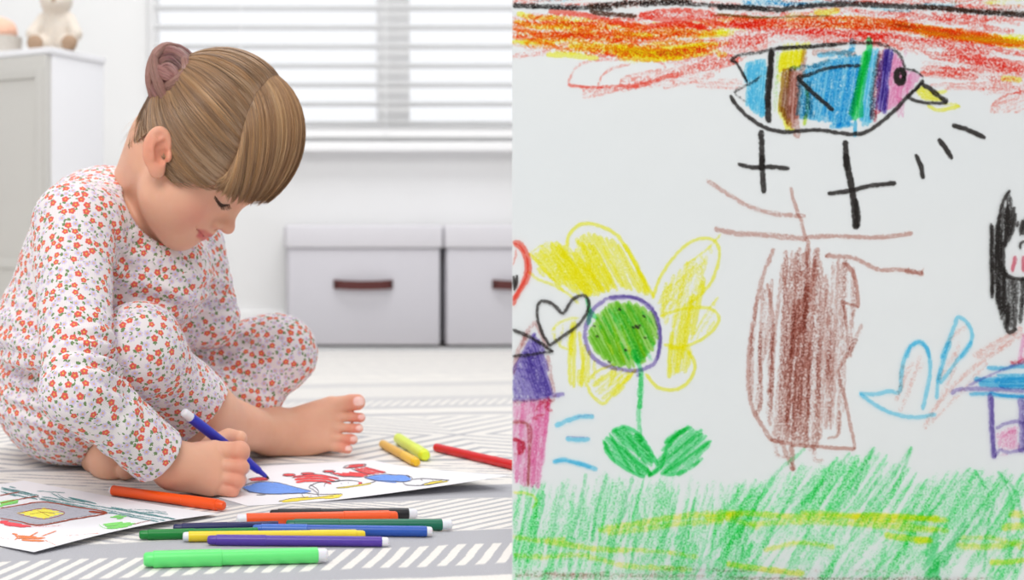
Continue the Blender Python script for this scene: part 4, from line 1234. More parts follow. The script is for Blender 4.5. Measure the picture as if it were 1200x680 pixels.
# --- bird
D = Draw(onboard)
D.hatch(c('J', 130, 170, 250, 150, 245, 500, 215, 520, 120, 430), 95, 3.5, 6.5, 'cyan', .72)
D.hatch(c('J', 300, 120, 330, 110, 310, 480, 285, 490), 93, 4, 5, 'lime', .4)
D.hatch(c('J', 350, 60, 520, 50, 470, 180, 400, 240, 330, 480, 310, 470), 98, 4.6, 6.5, 'yellow', .6)
D.hatch(c('J', 330, 110, 480, 100, 460, 200, 320, 240), 96, 3, 6, 'yellow', .8)
D.hatch(c('J', 310, 440, 350, 440, 420, 600, 370, 585), 80, 3.5, 6, 'yellow', .75)
D.hatch(c('J', 355, 210, 400, 210, 385, 560, 335, 480), 96, 3.6, 7, 'tan', .72)
D.hatch(c('J', 400, 200, 470, 240, 440, 420, 420, 600, 385, 560, 395, 300), 93, 3.2, 7, 'brown', .74)
D.stroke(c('J', 485, 95, 475, 200, 450, 320, 435, 460, 438, 640), 'brown', 8, .66)
D.stroke(c('J', 530, 118, 600, 108, 700, 112, 800, 128), 'brown', 9, .55)
blu = c('J', 480, 215, 640, 150, 760, 130, 837, 125)+c('B', 570, 200, 545, 380, 520, 490)+c('J', 690, 575, 640, 540, 440, 520, 450, 300)
D.hatch(blu, 100, 3.4, 7, 'blue', .66, jit=1.6)
D.hatch(c('J', 560, 190, 830, 150, 790, 520, 660, 560, 600, 480), 96, 8, 4, 'blue', .5)
D.hatch(c('J', 445, 300, 520, 280, 540, 520, 440, 520), 96, 4, 6, 'teal', .5)
D.stroke(c('J', 490, 300, 505, 420, 485, 560), 'lime', 5, .5)
D.stroke(c('J', 490, 500, 480, 560), 'yellow', 6, .6)
D.stroke(c('J', 390, 215, 470, 205, 560, 190, 640, 160), 'teal', 7, .6)
D.stroke(c('J', 560, 130, 660, 120, 760, 108, 790, 80), 'blue', 7, .7)
D.stroke(c('B', 530, 150, 525, 200), 'blue', 8, .6)
D.hatch(c('B', 585, 190, 630, 190, 605, 480, 560, 500, 560, 470), 98, 4, 7, 'cyan', .7)
for q in (c('B', 594, 146, 592, 200, 570, 280, 548, 370, 535, 470), c('B', 582, 200, 560, 300, 538, 400, 525, 455), c('B', 590, 200, 578, 280, 560, 370, 560, 460)):
    D.stroke(q, 'green', 8, .88)
D.stroke(c('B', 540, 470, 538, 535), 'blue', 5, .8)
D.stroke(c('B', 440, 495, 480, 490, 530, 485), 'blue', 7, .7)
D.hatch(c('B', 625, 200, 650, 195, 620, 480, 600, 470), 97, 4, 5, 'crimson', .5)
D.stroke(c('B', 634, 210, 618, 300, 604, 400, 612, 470), 'grey', 8, .58)
D.stroke(c('B', 610, 430, 622, 440, 640, 430), 'crimson', 5, .6)
D.hatch(c('B', 650, 190, 690, 195, 670, 300, 655, 440, 622, 430, 625, 300), 98, 3.2, 5, 'purple', .78)
D.hatch(c('B', 655, 190, 685, 190, 660, 450, 640, 440), 98, 3, 4, 'purple', .8)
D.hatch(c('B', 690, 200, 720, 230, 730, 270, 800, 290, 760, 350, 720, 390, 665, 440, 672, 320), 100, 3.4, 6.5, 'pink', .66)
D.hatch(c('B', 700, 380, 732, 380, 725, 460, 702, 460), 93, 4, 6, 'pink', .5)
D.stroke(c('B', 738, 190, 735, 225), 'pink', 6, .42)
D.hatch(c('B', 770, 350, 800, 335, 880, 385, 870, 400, 800, 390), 8, 3.4, 5.5, 'yellow', .74)
D.stroke(c('B', 830, 360, 870, 362, 898, 355), 'yellow', 5, .7)
D.stroke(c('B', 820, 412, 860, 430, 900, 425, 948, 415), 'yellow', 5, .75)
D.stroke(c('B', 880, 405, 930, 408, 948, 420), 'yellow', 4, .6)
# outline
for q, w_, p_ in ((c('B', 50, 236, 68, 240, 90, 268, 120, 325), 3.6, .8), (c('B', 50, 234, 90, 215, 150, 208, 230, 190, 300, 185, 400, 178, 520, 168, 600, 168, 650, 175, 700, 200, 725, 235, 732, 275), 5, .56),
                  (c('B', 230, 188, 330, 184, 420, 178, 470, 174), 5.5, .66),
                  (c('B', 172, 295, 145, 318, 110, 335, 65, 360), 4.4, .5), (c('B', 50, 372, 75, 410, 120, 455, 190, 500, 260, 515, 320, 512, 400, 508, 470, 518, 530, 524, 585, 514, 640, 478, 700, 425, 745, 375, 780, 345, 805, 312), 5, .80),
                  (c('B', 70, 365, 100, 390, 115, 400), 5, .35),
                  (c('B', 735, 270, 775, 278, 806, 302), 3.4, .62), (c('B', 740, 375, 770, 392, 820, 402, 900, 402), 4.4, .75), (c('B', 800, 330, 830, 345, 860, 370, 900, 400), 6, .84),
                  (c('B', 745, 378, 775, 350, 808, 315), 4, .8),
                  (c('B', 215, 192, 206, 280, 198, 380, 202, 480), 7.5, .9), (c('B', 212, 200, 210, 300, 196, 420), 6, .8), (c('B', 312, 298, 350, 295, 420, 270, 480, 260, 560, 256), 4.6, .72), (c('B', 312, 300, 350, 340, 400, 385, 455, 432), 5.4, .92)):
    D.stroke(q, 'black', w_, p_)
for a_ in range(2):
    D.stroke([(c('B', 716, 298)[0][0]+math.cos(t)*(5.2-a_*1.2), c('B', 716, 298)[0][1]+math.sin(t)*(8.6-a_*2.2)) for t in np.linspace(0, 6.6, 12)], 'black', 6.2, .92)
D.stroke(c('B', 172, 508, 174, 570, 176, 640, 172, 667), 'black', 7, .86)
D.stroke(c('E', 262, 5, 264, 60, 270, 132), 'black', 7, .86)
D.stroke(c('E', 182, 35, 230, 46, 290, 44, 354, 50), 'black', 5.6, .84)
D.stroke(c('B', 500, 548, 503, 600, 505, 667), 'black', 7, .9)
D.stroke(c('E', 540, 0, 550, 60, 563, 130, 570, 190, 574, 250), 'black', 8, .92)
D.stroke(c('E', 572, 150, 580, 200, 578, 248), 'black', 7, .85)
D.stroke(c('E', 480, 134, 550, 124, 620, 108, 708, 97), 'black', 5.6, .86)
for q in (c('B', 918, 488, 980, 508, 1048, 540), c('B', 864, 542, 890, 575, 918, 622), c('E', 772, 2, 790, 40, 798, 84)):
    D.stroke(q, 'black', 6, .9)
D.build('crayon_bird', board)

# --- tree
D = Draw(onboard)
tr = c('E', 300, 320, 350, 290, 440, 310, 500, 350, 560, 350, 580, 500, 590, 580, 545, 680)+c('F', 340, 60, 310, 160, 320, 230, 300, 320, 240, 330, 160, 320, 110, 300, 70, 230, 60, 150)+c('E', 215, 680, 235, 500)
D.hatch(c('E', 330, 330, 440, 310, 480, 400, 500, 540, 500, 680)+c('F', 280, 150, 270, 260, 240, 330, 130, 310, 110, 180, 120, 60), 93, 3.8, 8, 'brown', .50, jit=5, bow=3)
D.hatch(c('E', 340, 400, 440, 330, 450, 500, 480, 680)+c('F', 240, 200, 230, 300, 150, 290, 140, 100), 94, 6, 6, 'brown', .42, jit=6, bow=3)
D.hatch(c('E', 360, 520, 420, 420, 430, 680)+c('F', 215, 250, 165, 260, 160, 80), 94, 6, 5.5, 'brown', .66, jit=5, bow=2)
D.hatch(c('E', 500, 350, 560, 360, 580, 480, 560, 640)+c('F', 320, 120, 300, 290, 280, 290, 270, 100), 93, 4.5, 7, 'brown', .46, jit=5)
D.hatch(c('F', 65, 20, 110, 20, 110, 240, 80, 240, 62, 150), 92, 5.5, 6.5, 'brown', .42, jit=6)
D.hatch(c('E', 240, 480, 300, 430, 300, 680, 230, 680), 95, 5, 7, 'brown', .46, jit=6)
for q, w_, p_ in ((c('E', 302, 316, 268, 400, 240, 520, 222, 640)+c('F', 62, 80, 60, 160, 75, 230, 110, 290, 125, 312), 6, .62), (c('F', 118, 306, 180, 320, 240, 325, 345, 332), 5, .74),
                  (c('F', 345, 332, 332, 270, 318, 200, 308, 160), 5, .66), (c('E', 540, 362, 566, 400, 578, 450, 582, 512), 5, .8), (c('E', 524, 490, 552, 500, 584, 512), 4, .7),
                  (c('E', 530, 495, 542, 560, 548, 640, 540, 680)+c('F', 300, 120, 306, 170), 5, .6), (c('E', 596, 566, 575, 610, 555, 660)+c('F', 345, 40, 320, 90), 7, .46),
                  (c('E', 358, 112, 372, 170, 392, 220, 408, 285, 422, 300), 5.4, .62), (c('E', 78, 86, 150, 135, 220, 175, 290, 198, 350, 205, 408, 208), 6.5, .58),
                  (c('E', 104, 248, 170, 264, 260, 270, 350, 278, 410, 284), 7.5, .62), (c('E', 410, 278, 500, 274, 600, 278, 680, 276, 764, 264), 6, .66),
                  (c('E', 470, 340, 560, 345, 600, 362, 650, 385, 720, 386, 798, 398), 6, .66), (c('E', 735, 388, 770, 394, 798, 402), 8, .6), (c('E', 472, 345, 488, 330), 4, .6), (c('E', 792, 404, 800, 378), 3, .5),
                  (c('F', 140, 300, 160, 340, 180, 390), 7, .58), (c('F', 175, 320, 180, 390), 7, .62), (c('F', 130, 310, 140, 350, 165, 352), 7, .42), (c('F', 232, 320, 240, 362, 262, 360), 7, .44),
                  (c('F', 85, 240, 95, 180, 90, 60), 5, .55), (c('F', 270, 305, 300, 290, 304, 230), 5, .55), (c('E', 280, 430, 300, 560, 290, 680), 5, .62), (c('E', 440, 340, 420, 470, 390, 600), 6, .7), (c('E', 385, 480, 372, 600, 360, 680), 6, .78)):
    D.stroke(q, 'brown', w_, p_)
D.build('crayon_tree', board)

# --- flower
D = Draw(onboard)
D.hatch(c('C', 90, 165, 150, 125, 215, 140, 300, 240, 320, 300, 270, 310, 200, 270, 130, 240), 52, 4, 6.5, 'yellow', .62, jit=3)
D.hatch(c('C', 150, 130, 200, 150, 290, 230, 330, 290, 270, 300, 190, 240), 55, 4, 7, 'yellow', .72, jit=3)
D.hatch(c('C', 230, 110, 290, 95, 370, 110, 420, 180, 490, 300, 400, 280, 330, 290, 260, 190), 63, 5, 6.5, 'yellow', .66, jit=3, skip=.06)
D.hatch(c('C', 240, 110, 300, 130, 380, 280, 320, 290), 63, 4, 6, 'yellow', .7, jit=3)
D.hatch(c('C', 690, 150, 650, 270, 620, 420, 600, 560, 550, 560, 560, 420, 500, 350, 540, 260, 610, 190), 103, 5, 7, 'yellow', .5, jit=4, skip=.05)
D.hatch(c('C', 600, 330, 660, 250, 680, 220, 640, 380, 610, 480, 570, 560, 555, 480), 100, 5, 7, 'yellow', .68, jit=4)
D.hatch(c('C', 520, 300, 590, 230, 690, 150, 640, 230, 560, 340, 510, 345), 132, 6, 5.5, 'yellow', .54, jit=3)
D.hatch(c('C', 625, 450, 705, 320, 700, 400, 660, 440), 125, 6, 5, 'yellow', .46, jit=3)
D.hatch(c('C', 215, 400, 240, 380, 255, 600, 225, 600), 92, 5, 6, 'yellow', .68, jit=3)
D.hatch(c('C', 255, 440, 310, 520, 295, 590, 255, 605), 94, 7, 6, 'yellow', .58, jit=3)
D.hatch(c('C', 165, 410, 215, 390, 220, 470, 180, 460), 98, 9, 5, 'yellow', .4, jit=3)
D.hatch(c('C', 290, 590, 360, 545, 430, 560, 390, 620, 330, 650), -38, 5, 6, 'yellow', .56, jit=3)
D.hatch(c('C', 350, 560, 440, 550, 380, 600, 350, 610), 118, 6, 6, 'yellow', .56, jit=3)
for q, w_, p_ in ((c('C', 150, 125, 110, 145, 85, 165), 4, .5), (c('C', 80, 220, 110, 245, 160, 265, 220, 300, 250, 330), 4, .66), (c('C', 85, 160, 130, 210, 200, 290), 5, .6),
                  (c('C', 212, 140, 215, 105, 245, 70, 285, 62, 330, 75, 375, 100, 410, 150, 450, 220, 500, 310), 4.6, .85), (c('C', 400, 130, 440, 200, 480, 290), 6, .76),
                  (c('C', 494, 312, 520, 240, 560, 180, 610, 130, 660, 112, 700, 120, 716, 160, 705, 220, 680, 270, 640, 310, 610, 330), 4, .80), (c('C', 722, 98, 700, 122, 660, 160, 600, 200), 3.4, .6),
                  (c('C', 520, 370, 570, 352, 640, 342, 690, 345, 714, 375, 700, 410, 660, 445, 600, 470, 530, 465), 4, .80), (c('C', 714, 305, 690, 335, 650, 400, 620, 450), 4, .55),
                  (c('C', 545, 478, 600, 480, 632, 520, 630, 560, 600, 600, 560, 615, 510, 605, 470, 560), 4.4, .85), (c('C', 160, 420, 180, 395, 220, 378, 250, 378), 4, .58),
                  (c('C', 160, 425, 190, 470, 230, 480), 4, .6), (c('C', 280, 590, 300, 560, 340, 540, 370, 530), 4, .68), (c('C', 280, 600, 290, 630, 330, 660, 360, 630, 400, 590, 440, 545), 4.4, .74),
                  (c('C', 222, 602, 218, 540, 225, 450, 230, 400), 5, .7), (c('C', 258, 606, 262, 520, 250, 420), 5, .7), (c('C', 550, 575, 552, 500, 560, 420), 6, .8), (c('C', 600, 560, 620, 500, 600, 450), 5, .6), (c('C', 515, 246, 516, 246.5), 3, 1)):
    D.stroke(q, 'yellow', w_, p_)
ctr = c('C', 400, 430)[0]
D.hatch([(ctr[0]+math.cos(t)*40, ctr[1]+math.sin(t)*38.5) for t in np.linspace(0, 2*PI, 20)[:-1]], 65, 4.0, 7, 'lime', .85, jit=3)
if 0: D.hatch([(ctr[0]+1+math.cos(t)*36, ctr[1]-2+math.sin(t)*34) for t in np.linspace(0, 2*PI, 20)[:-1]], 75, 7.5, 6, 'green', .58, jit=3)
D.hatch(c('C', 300, 420, 360, 340, 420, 320, 480, 360, 500, 440, 490, 520, 440, 530), 60, 9, 6, 'green', .56, jit=3)
D.hatch(c('C', 330, 400, 440, 400, 480, 500, 400, 520, 320, 480), 70, 11, 5, 'yellow', .6, jit=3)
for a_ in ((385, 345), (430, 405), (470, 440), (310, 435), (405, 480), (465, 368), (350, 520), (452, 398), (300, 400)):
    q = c('C', a_[0]-5, a_[1], a_[0]+6, a_[1]+5); D.stroke(q, 'black', 3.4, .62, jit=.2)
D.stroke(c('C', 435, 400, 450, 412), 'black', 4, .9, jit=.2)
D.stroke(c('C', 275, 310, 285, 350, 280, 400), 'green', 6, .7)
D.stroke(c('C', 280, 345, 310, 380), 'green', 6, .7)
D.stroke(c('C', 345, 310, 300, 345, 275, 400, 270, 440, 285, 490, 320, 525, 380, 545, 440, 550, 490, 535, 512, 500, 518, 440, 508, 380, 480, 335, 430, 308, 345, 310), 'violet', 5.4, .78)
D.stroke(c('C', 350, 305, 420, 305, 480, 330, 512, 380, 520, 450, 508, 520), 'violet', 4, .7)
D.stroke(c('C', 440, 570, 455, 560), 'violet', 5, .6)
D.stroke(c('C', 435, 500, 452, 540, 456, 580, 452, 625, 452, 680), 'green', 6.5, .66)
D.stroke(c('C', 430, 480, 440, 510, 452, 525), 'green', 9, .85)
D.stroke(c('D', 436, 20, 438, 80, 430, 150, 434, 200, 438, 240), 'green', 6.5, .60)
lf = c('D', 315, 240, 345, 200, 390, 195, 430, 215, 460, 255, 480, 300, 475, 345, 440, 350, 390, 325, 345, 290)
D.hatch(lf, 42, 4.2, 7, 'green', .72, jit=3); D.hatch(lf, 60, 9, 5, 'green', .6, jit=2)
lf = c('D', 660, 220, 600, 190, 550, 205, 510, 250, 485, 310, 500, 340, 560, 345, 620, 310, 655, 260)
D.hatch(lf, -42, 4.8, 6.5, 'green', .64, jit=3); D.hatch(lf, -36, 12, 5, 'green', .7, jit=2)
for q in (c('D', 345, 205, 385, 192, 430, 215, 465, 265, 490, 320, 460, 348), c('D', 460, 350, 500, 320, 520, 260, 560, 210, 600, 192), c('D', 500, 338, 540, 342, 585, 330), c('D', 320, 235, 335, 280, 390, 325, 450, 352)):
    D.stroke(q, 'green', 5, .85)
D.build('crayon_flower', board)

# --- grass
D = Draw(onboard)
top = [(600, 576), (625, 562), (650, 570), (690, 556), (712, 556), (740, 562), (790, 560), (820, 560), (860, 566), (900, 562), (940, 545), (1000, 530), (1020, 522), (1060, 545), (1090, 560), (1130, 548), (1160, 552), (1215, 552)]
TT = np.array(top)
def grass(n, x0, x1, ln, lean, w_, pr, y0=None, y1=690, col='grass'):
    for _ in range(n):
        x = R.uniform(x0, x1); ty = float(np.interp(x, TT[:, 0], TT[:, 1]))
        ys = R.uniform(ty, y1-ln*.55) if y0 is None else R.uniform(y0, y1)
        if R.random() < .3 and y0 is None: ys = ty+R.uniform(-4, 14)
        L = ln*R.uniform(.6, 1.3); dx = -L*(lean+R.uniform(-.09, .09))
        ye = min(ys+L, 700)
        D.stroke([(x, ys), (x+dx*.5+R.uniform(-2, 2), (ys+ye)/2), (x+dx, ye)], col, w_*R.uniform(.75, 1.25), pr+R.uniform(-.1, .1), jit=.6, step=6)
grass(170, 600, 880, 70, .22, 8, .28)
grass(60, 600, 880, 80, .25, 4.5, .42)
grass(230, 860, 1215, 62, .62, 8, .30)
grass(80, 860, 1215, 66, .66, 4.5, .44)
grass(70, 600, 1215, 50, .4, 8, .34, 600, 670)
for q in (c('D', 262, 340, 240, 460, 215, 560, 208, 650), c('D', 330, 340, 300, 440, 280, 560), c('D', 412, 350, 380, 450, 350, 560, 325, 670), c('D', 130, 405, 110, 500, 70, 620), c('D', 190, 370, 170, 470, 140, 600), c('D', 440, 480, 420, 560, 400, 660),
          c('D', 610, 420, 580, 520, 540, 640), c('D', 762, 500, 740, 600, 700, 680), c('D', 95, 380, 70, 480, 35, 620), c('D', 400, 430, 350, 540, 330, 620), c('D', 545, 430, 520, 520, 470, 620),
          c('F', 210, 330, 130, 400, 80, 480, 40, 620), c('F', 240, 400, 150, 500, 100, 600), c('F', 330, 340, 260, 420, 180, 500), c('F', 390, 330, 330, 440, 270, 520), c('F', 495, 325, 430, 420, 360, 510, 330, 560),
          c('H', 60, 300, 20, 380, 0, 440), c('H', 165, 300, 130, 390, 70, 470, 40, 520), c('H', 80, 380, 30, 450, 0, 480), c('H', 330, 360, 280, 420, 210, 500, 160, 560),
          c('H', 340, 365, 380, 430, 370, 500, 300, 580, 220, 660), c('H', 410, 370, 460, 430, 480, 520), c('H', 420, 380, 450, 460, 440, 560, 460, 660), c('H', 400, 450, 380, 540, 370, 660), c('H', 486, 560, 470, 640), c('H', 370, 440, 330, 520, 260, 600)):
    D.stroke(q, 'green', 5.5, .50)
D.hatch(c('F', 540, 560, 567, 520, 567, 680, 520, 680), 120, 5, 7, 'green', .66)
D.hatch(c('H', 300, 520, 340, 490, 260, 640, 200, 670), 125, 5, 7, 'green', .62)
for q, w_, p_ in ((c('D', 130, 555, 200, 565, 300, 580, 400, 585), 7, .46), (c('D', 30, 400, 80, 405, 105, 425, 90, 450), 3.4, .5), (c('D', 30, 540, 100, 552, 200, 548), 6, .38), (c('D', 30, 600, 130, 605, 250, 600, 380, 632, 500, 640, 600, 645), 7, .36),
                  (c('D', 300, 520, 420, 500, 540, 480, 640, 470, 740, 465), 8, .44), (c('D', 330, 530, 420, 520, 560, 500, 700, 492), 7, .38), (c('D', 640, 480, 700, 478, 762, 466), 8, .5), (c('D', 400, 582, 520, 590, 620, 606), 6, .34),
                  (c('F', 0, 505, 60, 502, 160, 510, 280, 512, 380, 508, 480, 512, 567, 520), 7, .52), (c('F', 60, 530, 200, 525, 350, 530, 500, 545, 567, 545), 7, .40), (c('F', 200, 500, 300, 505, 420, 520, 567, 512), 6, .48), (c('F', 0, 515, 90, 540), 7, .4),
                  (c('F', 100, 600, 200, 580, 290, 592), 6, .42), (c('F', 0, 635, 60, 645, 140, 655, 210, 662), 7, .55), (c('F', 420, 560, 500, 570, 550, 574), 7, .62),
                  (c('H', 0, 495, 80, 495, 160, 500, 270, 510), 6, .5), (c('H', 0, 510, 100, 515, 200, 530, 270, 540), 6, .42), (c('H', 170, 568, 220, 565), 7, .72), (c('H', 290, 580, 380, 585, 486, 570), 8, .42), (c('H', 420, 530, 486, 525), 9, .5), (c('H', 385, 630, 440, 628, 486, 622), 6, .66), (c('H', 440, 490, 486, 495), 9, .42), (c('H', 300, 560, 400, 560, 486, 590), 6, .35)):
    D.stroke(q, 'lemon', w_*1.1, p_+.2)
D.band([(600, 664), (1215, 668)], [(600, 692), (1215, 694)], 26, 6, 'brown', .24, (.1, .3))
D.stroke(c('D', 30, 664, 200, 668, 420, 666, 640, 668), 'brown', 6, .42); D.stroke(c('F', 0, 672, 200, 676, 567, 674), 'brown', 5, .42); D.stroke(c('D', 130, 658, 220, 662, 340, 655), 'brown', 4, .5)
D.build('crayon_grass', board)

# --- castle, hearts, rays at the left edge
D = Draw(onboard)
D.hatch(c('D', 28, 110, 150, 100, 140, 200, 115, 380, 28, 370), 96, 3.6, 6.5, 'pink', .64, jit=3)
D.hatch(c('D', 90, 110, 150, 100, 130, 230, 110, 380, 80, 380), 96, 5, 6, 'pink', .6, jit=3)
for q in (c('D', 100, 140, 125, 112, 150, 108, 130, 130, 155, 140), c('D', 28, 230, 60, 240, 60, 270, 35, 278), c('D', 95, 165, 130, 150)): D.stroke(q, 'crimson', 5, .6)
D.hatch(c('D', 35, 225, 62, 235, 66, 270, 45, 282), 90, 4, 6, 'crimson', .72)
D.stroke(c('D', 28, 175, 55, 174, 85, 195, 82, 280, 76, 382), 'rose', 4, .75)
D.stroke(c('D', 28, 178, 60, 178, 78, 200, 78, 380), 'brown', 3, .7)
D.hatch(c('C', 105, 425, 130, 470, 165, 630, 90, 640, 28, 640, 28, 590, 50, 530), 70, 3.4, 5.5, 'purple', .74, jit=2)
D.hatch(c('C', 105, 425, 140, 520, 150, 620, 60, 600, 40, 560), 20, 8, 4, 'purple', .4, jit=2)
D.stroke(c('C', 28, 645, 90, 645, 150, 635, 200, 628), 'purple', 6, .72)
D.stroke(c('C', 105, 425, 60, 500, 28, 560), 'purple', 5, .8)
for q in (c('C', 28, 565, 50, 480, 80, 420, 105, 392, 125, 430, 145, 480), c('C', 145, 500, 155, 560, 170, 640), c('C', 60, 470, 85, 420)): D.stroke(q, 'rose', 6.5, .55)
D.stroke(c('C', 30, 655, 90, 650, 170, 648), 'rose', 6, .5)
for q in (c('D', 163, 188, 200, 172, 245, 158, 288, 158), c('D', 198, 228, 240, 232, 275, 230), c('D', 155, 303, 190, 296, 230, 305, 298, 326)): D.stroke(q, 'cyan', 6, .85)
D.stroke(c('D', 160, 300, 200, 300, 240, 308, 280, 320), 'cyan', 4, .7)
D.stroke(c('D', 200, 222, 270, 224), 'violet', 2, .5); D.stroke(c('D', 225, 160, 285, 152), 'violet', 2, .5)
D.build('crayon_castle', board)
D = Draw(onboard)
for q, w_ in ((c('C', 28, 125, 55, 128, 78, 165, 85, 210, 75, 250, 50, 290, 28, 335), 6), (c('C', 34, 128, 60, 150, 76, 200, 62, 262, 28, 318), 5)): D.stroke(q, 'red', w_, .88)
D.stroke(c('C', 28, 200, 40, 170, 40, 150), 'red', 3, .6)
D.hatch(c('C', 26, 232, 44, 235, 46, 280, 26, 285), 90, 3, 5, 'black', .85)
D.stroke(c('C', 152, 468, 125, 420, 110, 360, 118, 325, 145, 322, 175, 340, 198, 360, 225, 318, 262, 300, 282, 320, 275, 360, 240, 405, 190, 440, 150, 470), 'black', 4, .80)
D.stroke(c('C', 28, 415, 80, 435, 130, 465, 165, 488), 'black', 4.4, .74)
D.stroke(c('C', 28, 502, 90, 498, 165, 486), 'black', 4, .66)
D.build('crayon_hearts', board)

# --- little winged shape, girl's head and house at the right edge
D = Draw(onboard)
for q, p_ in ((c('H', 130, 200, 160, 130, 190, 40), .3), (c('H', 120, 170, 150, 90, 170, 60), .3), (c('H', 200, 250, 230, 190, 290, 120, 360, 60, 450, 0), .36), (c('H', 210, 240, 300, 150, 380, 60), .28), (c('H', 240, 110, 290, 30), .3), (c('H', 250, 150, 280, 90, 300, 0), .28),
              (c('G', 330, 640, 370, 590, 410, 560), .3), (c('G', 430, 670, 520, 620, 610, 570), .42), (c('G', 440, 680, 560, 620, 616, 590), .3), (c('H', 150, 130, 200, 60), .22), (c('H', 130, 130, 140, 60), .24)):
    D.stroke(q, 'salmon', 7, p_+.08)
for q in (c('H', 15, 148, 60, 150, 100, 142, 130, 142, 135, 90, 150, 30, 185, 4, 212, 30, 216, 90, 205, 150, 195, 195), c('H', 18, 150, 60, 180, 110, 205, 170, 216, 235, 208), c('G', 190, 680, 205, 635, 240, 618, 262, 640, 275, 680),
          c('G', 315, 680, 345, 610, 365, 560, 375, 530, 405, 545, 428, 590, 415, 640, 385, 680), c('H', 235, 165, 240, 110, 260, 40, 275, 0), c('H', 245, 120, 290, 60, 335, 0)):
    D.stroke(q, 'cyan', 5, .78)
D.stroke(c('H', 268, 0, 250, 60, 236, 120), 'cyan', 5, .6)
D.build('crayon_butterfly', board)
D = Draw(onboard)
D.hatch(c('G', 560, 72, 575, 130, 560, 230, 535, 290, 535, 350, 570, 385, 650, 400, 650, 470, 610, 520, 590, 575, 550, 575, 520, 500, 492, 440, 488, 300, 500, 200, 530, 140), 94, 4.6, 6, 'black', .66, jit=3)
D.hatch(c('G', 500, 200, 540, 200, 545, 420, 560, 560, 530, 510, 495, 440), 90, 4, 5, 'black', .72, jit=3)
D.hatch(c('G', 540, 110, 590, 150, 580, 230, 540, 280), 98, 4, 5.5, 'black', .8, jit=3)
D.hatch(c('G', 590, 190, 640, 150, 640, 235, 590, 235), 95, 4, 5.5, 'black', .75, jit=2)
for q, w_ in ((c('G', 565, 70, 540, 110, 525, 180, 520, 260, 515, 320), 4), (c('G', 520, 260, 525, 320, 545, 370, 580, 390, 650, 395), 4.5), (c('G', 618, 255, 602, 265, 602, 285), 4), (c('G', 560, 480, 555, 580, 590, 575), 5)): D.stroke(q, 'black', w_, .85)
D.stroke(c('G', 582, 308, 578, 335, 572, 368), 'crimson', 5, .8); D.stroke(c('G', 612, 308, 614, 366), 'crimson', 5, .8)
D.stroke(c('M', 418, 40, 405, 90, 392, 165), 'pink', 6, .7); D.hatch(c('M', 416, 60, 440, 60, 440, 165, 395, 165), 100, 3.6, 5, 'pink', .5)
D.stroke(c('M', 352, 162, 370, 178, 392, 165, 420, 150), 'crimson', 4, .7); D.stroke(c('M', 355, 165, 420, 172), 'crimson', 4, .5)
D.build('crayon_girl', board)
D = Draw(onboard)
for q, w_ in ((c('M', 248, 192, 320, 196, 380, 186, 430, 188), 5.5), (c('M', 190, 242, 260, 246, 340, 240, 430, 236), 6), (c('M', 210, 262, 300, 268, 430, 262), 7), (c('M', 170, 310, 240, 308, 330, 316, 430, 320), 4.6), (c('M', 280, 250, 430, 246), 7), (c('M', 260, 300, 340, 318, 430, 322), 4), (c('M', 300, 275, 430, 280), 6), (c('M', 290, 225, 430, 222), 3)): D.stroke(q, 'blue', w_, .8)
D.hatch(c('M', 295, 480, 330, 462, 388, 450, 388, 555, 320, 560, 295, 540), 100, 3.6, 6, 'pink', .56); D.stroke(c('M', 300, 580, 340, 578), 'pink', 5, .5); D.stroke(c('M', 320, 500, 350, 480, 385, 470), 'pink', 5, .6)
for q, w_, p_ in ((c('M', 90, 310, 115, 290, 190, 286, 260, 288, 330, 290, 430, 296), 6, .72), (c('M', 165, 272, 230, 240, 310, 205, 380, 178, 430, 160), 3.6, .7), (c('M', 262, 305, 268, 380, 270, 460, 280, 595), 7, .8), (c('M', 270, 320, 274, 500, 282, 590), 5, .7),
                  (c('M', 400, 325, 402, 400, 405, 480, 400, 570), 9, .66), (c('M', 412, 325, 412, 400, 414, 560), 6, .6), (c('M', 285, 462, 330, 440, 380, 432, 416, 438), 4.6, .76), (c('M', 285, 590, 305, 555, 340, 568, 416, 552), 4.6, .7)): D.stroke(q, 'violet', w_, p_)
D.build('crayon_house', board)
print('board layers', Draw.layer)
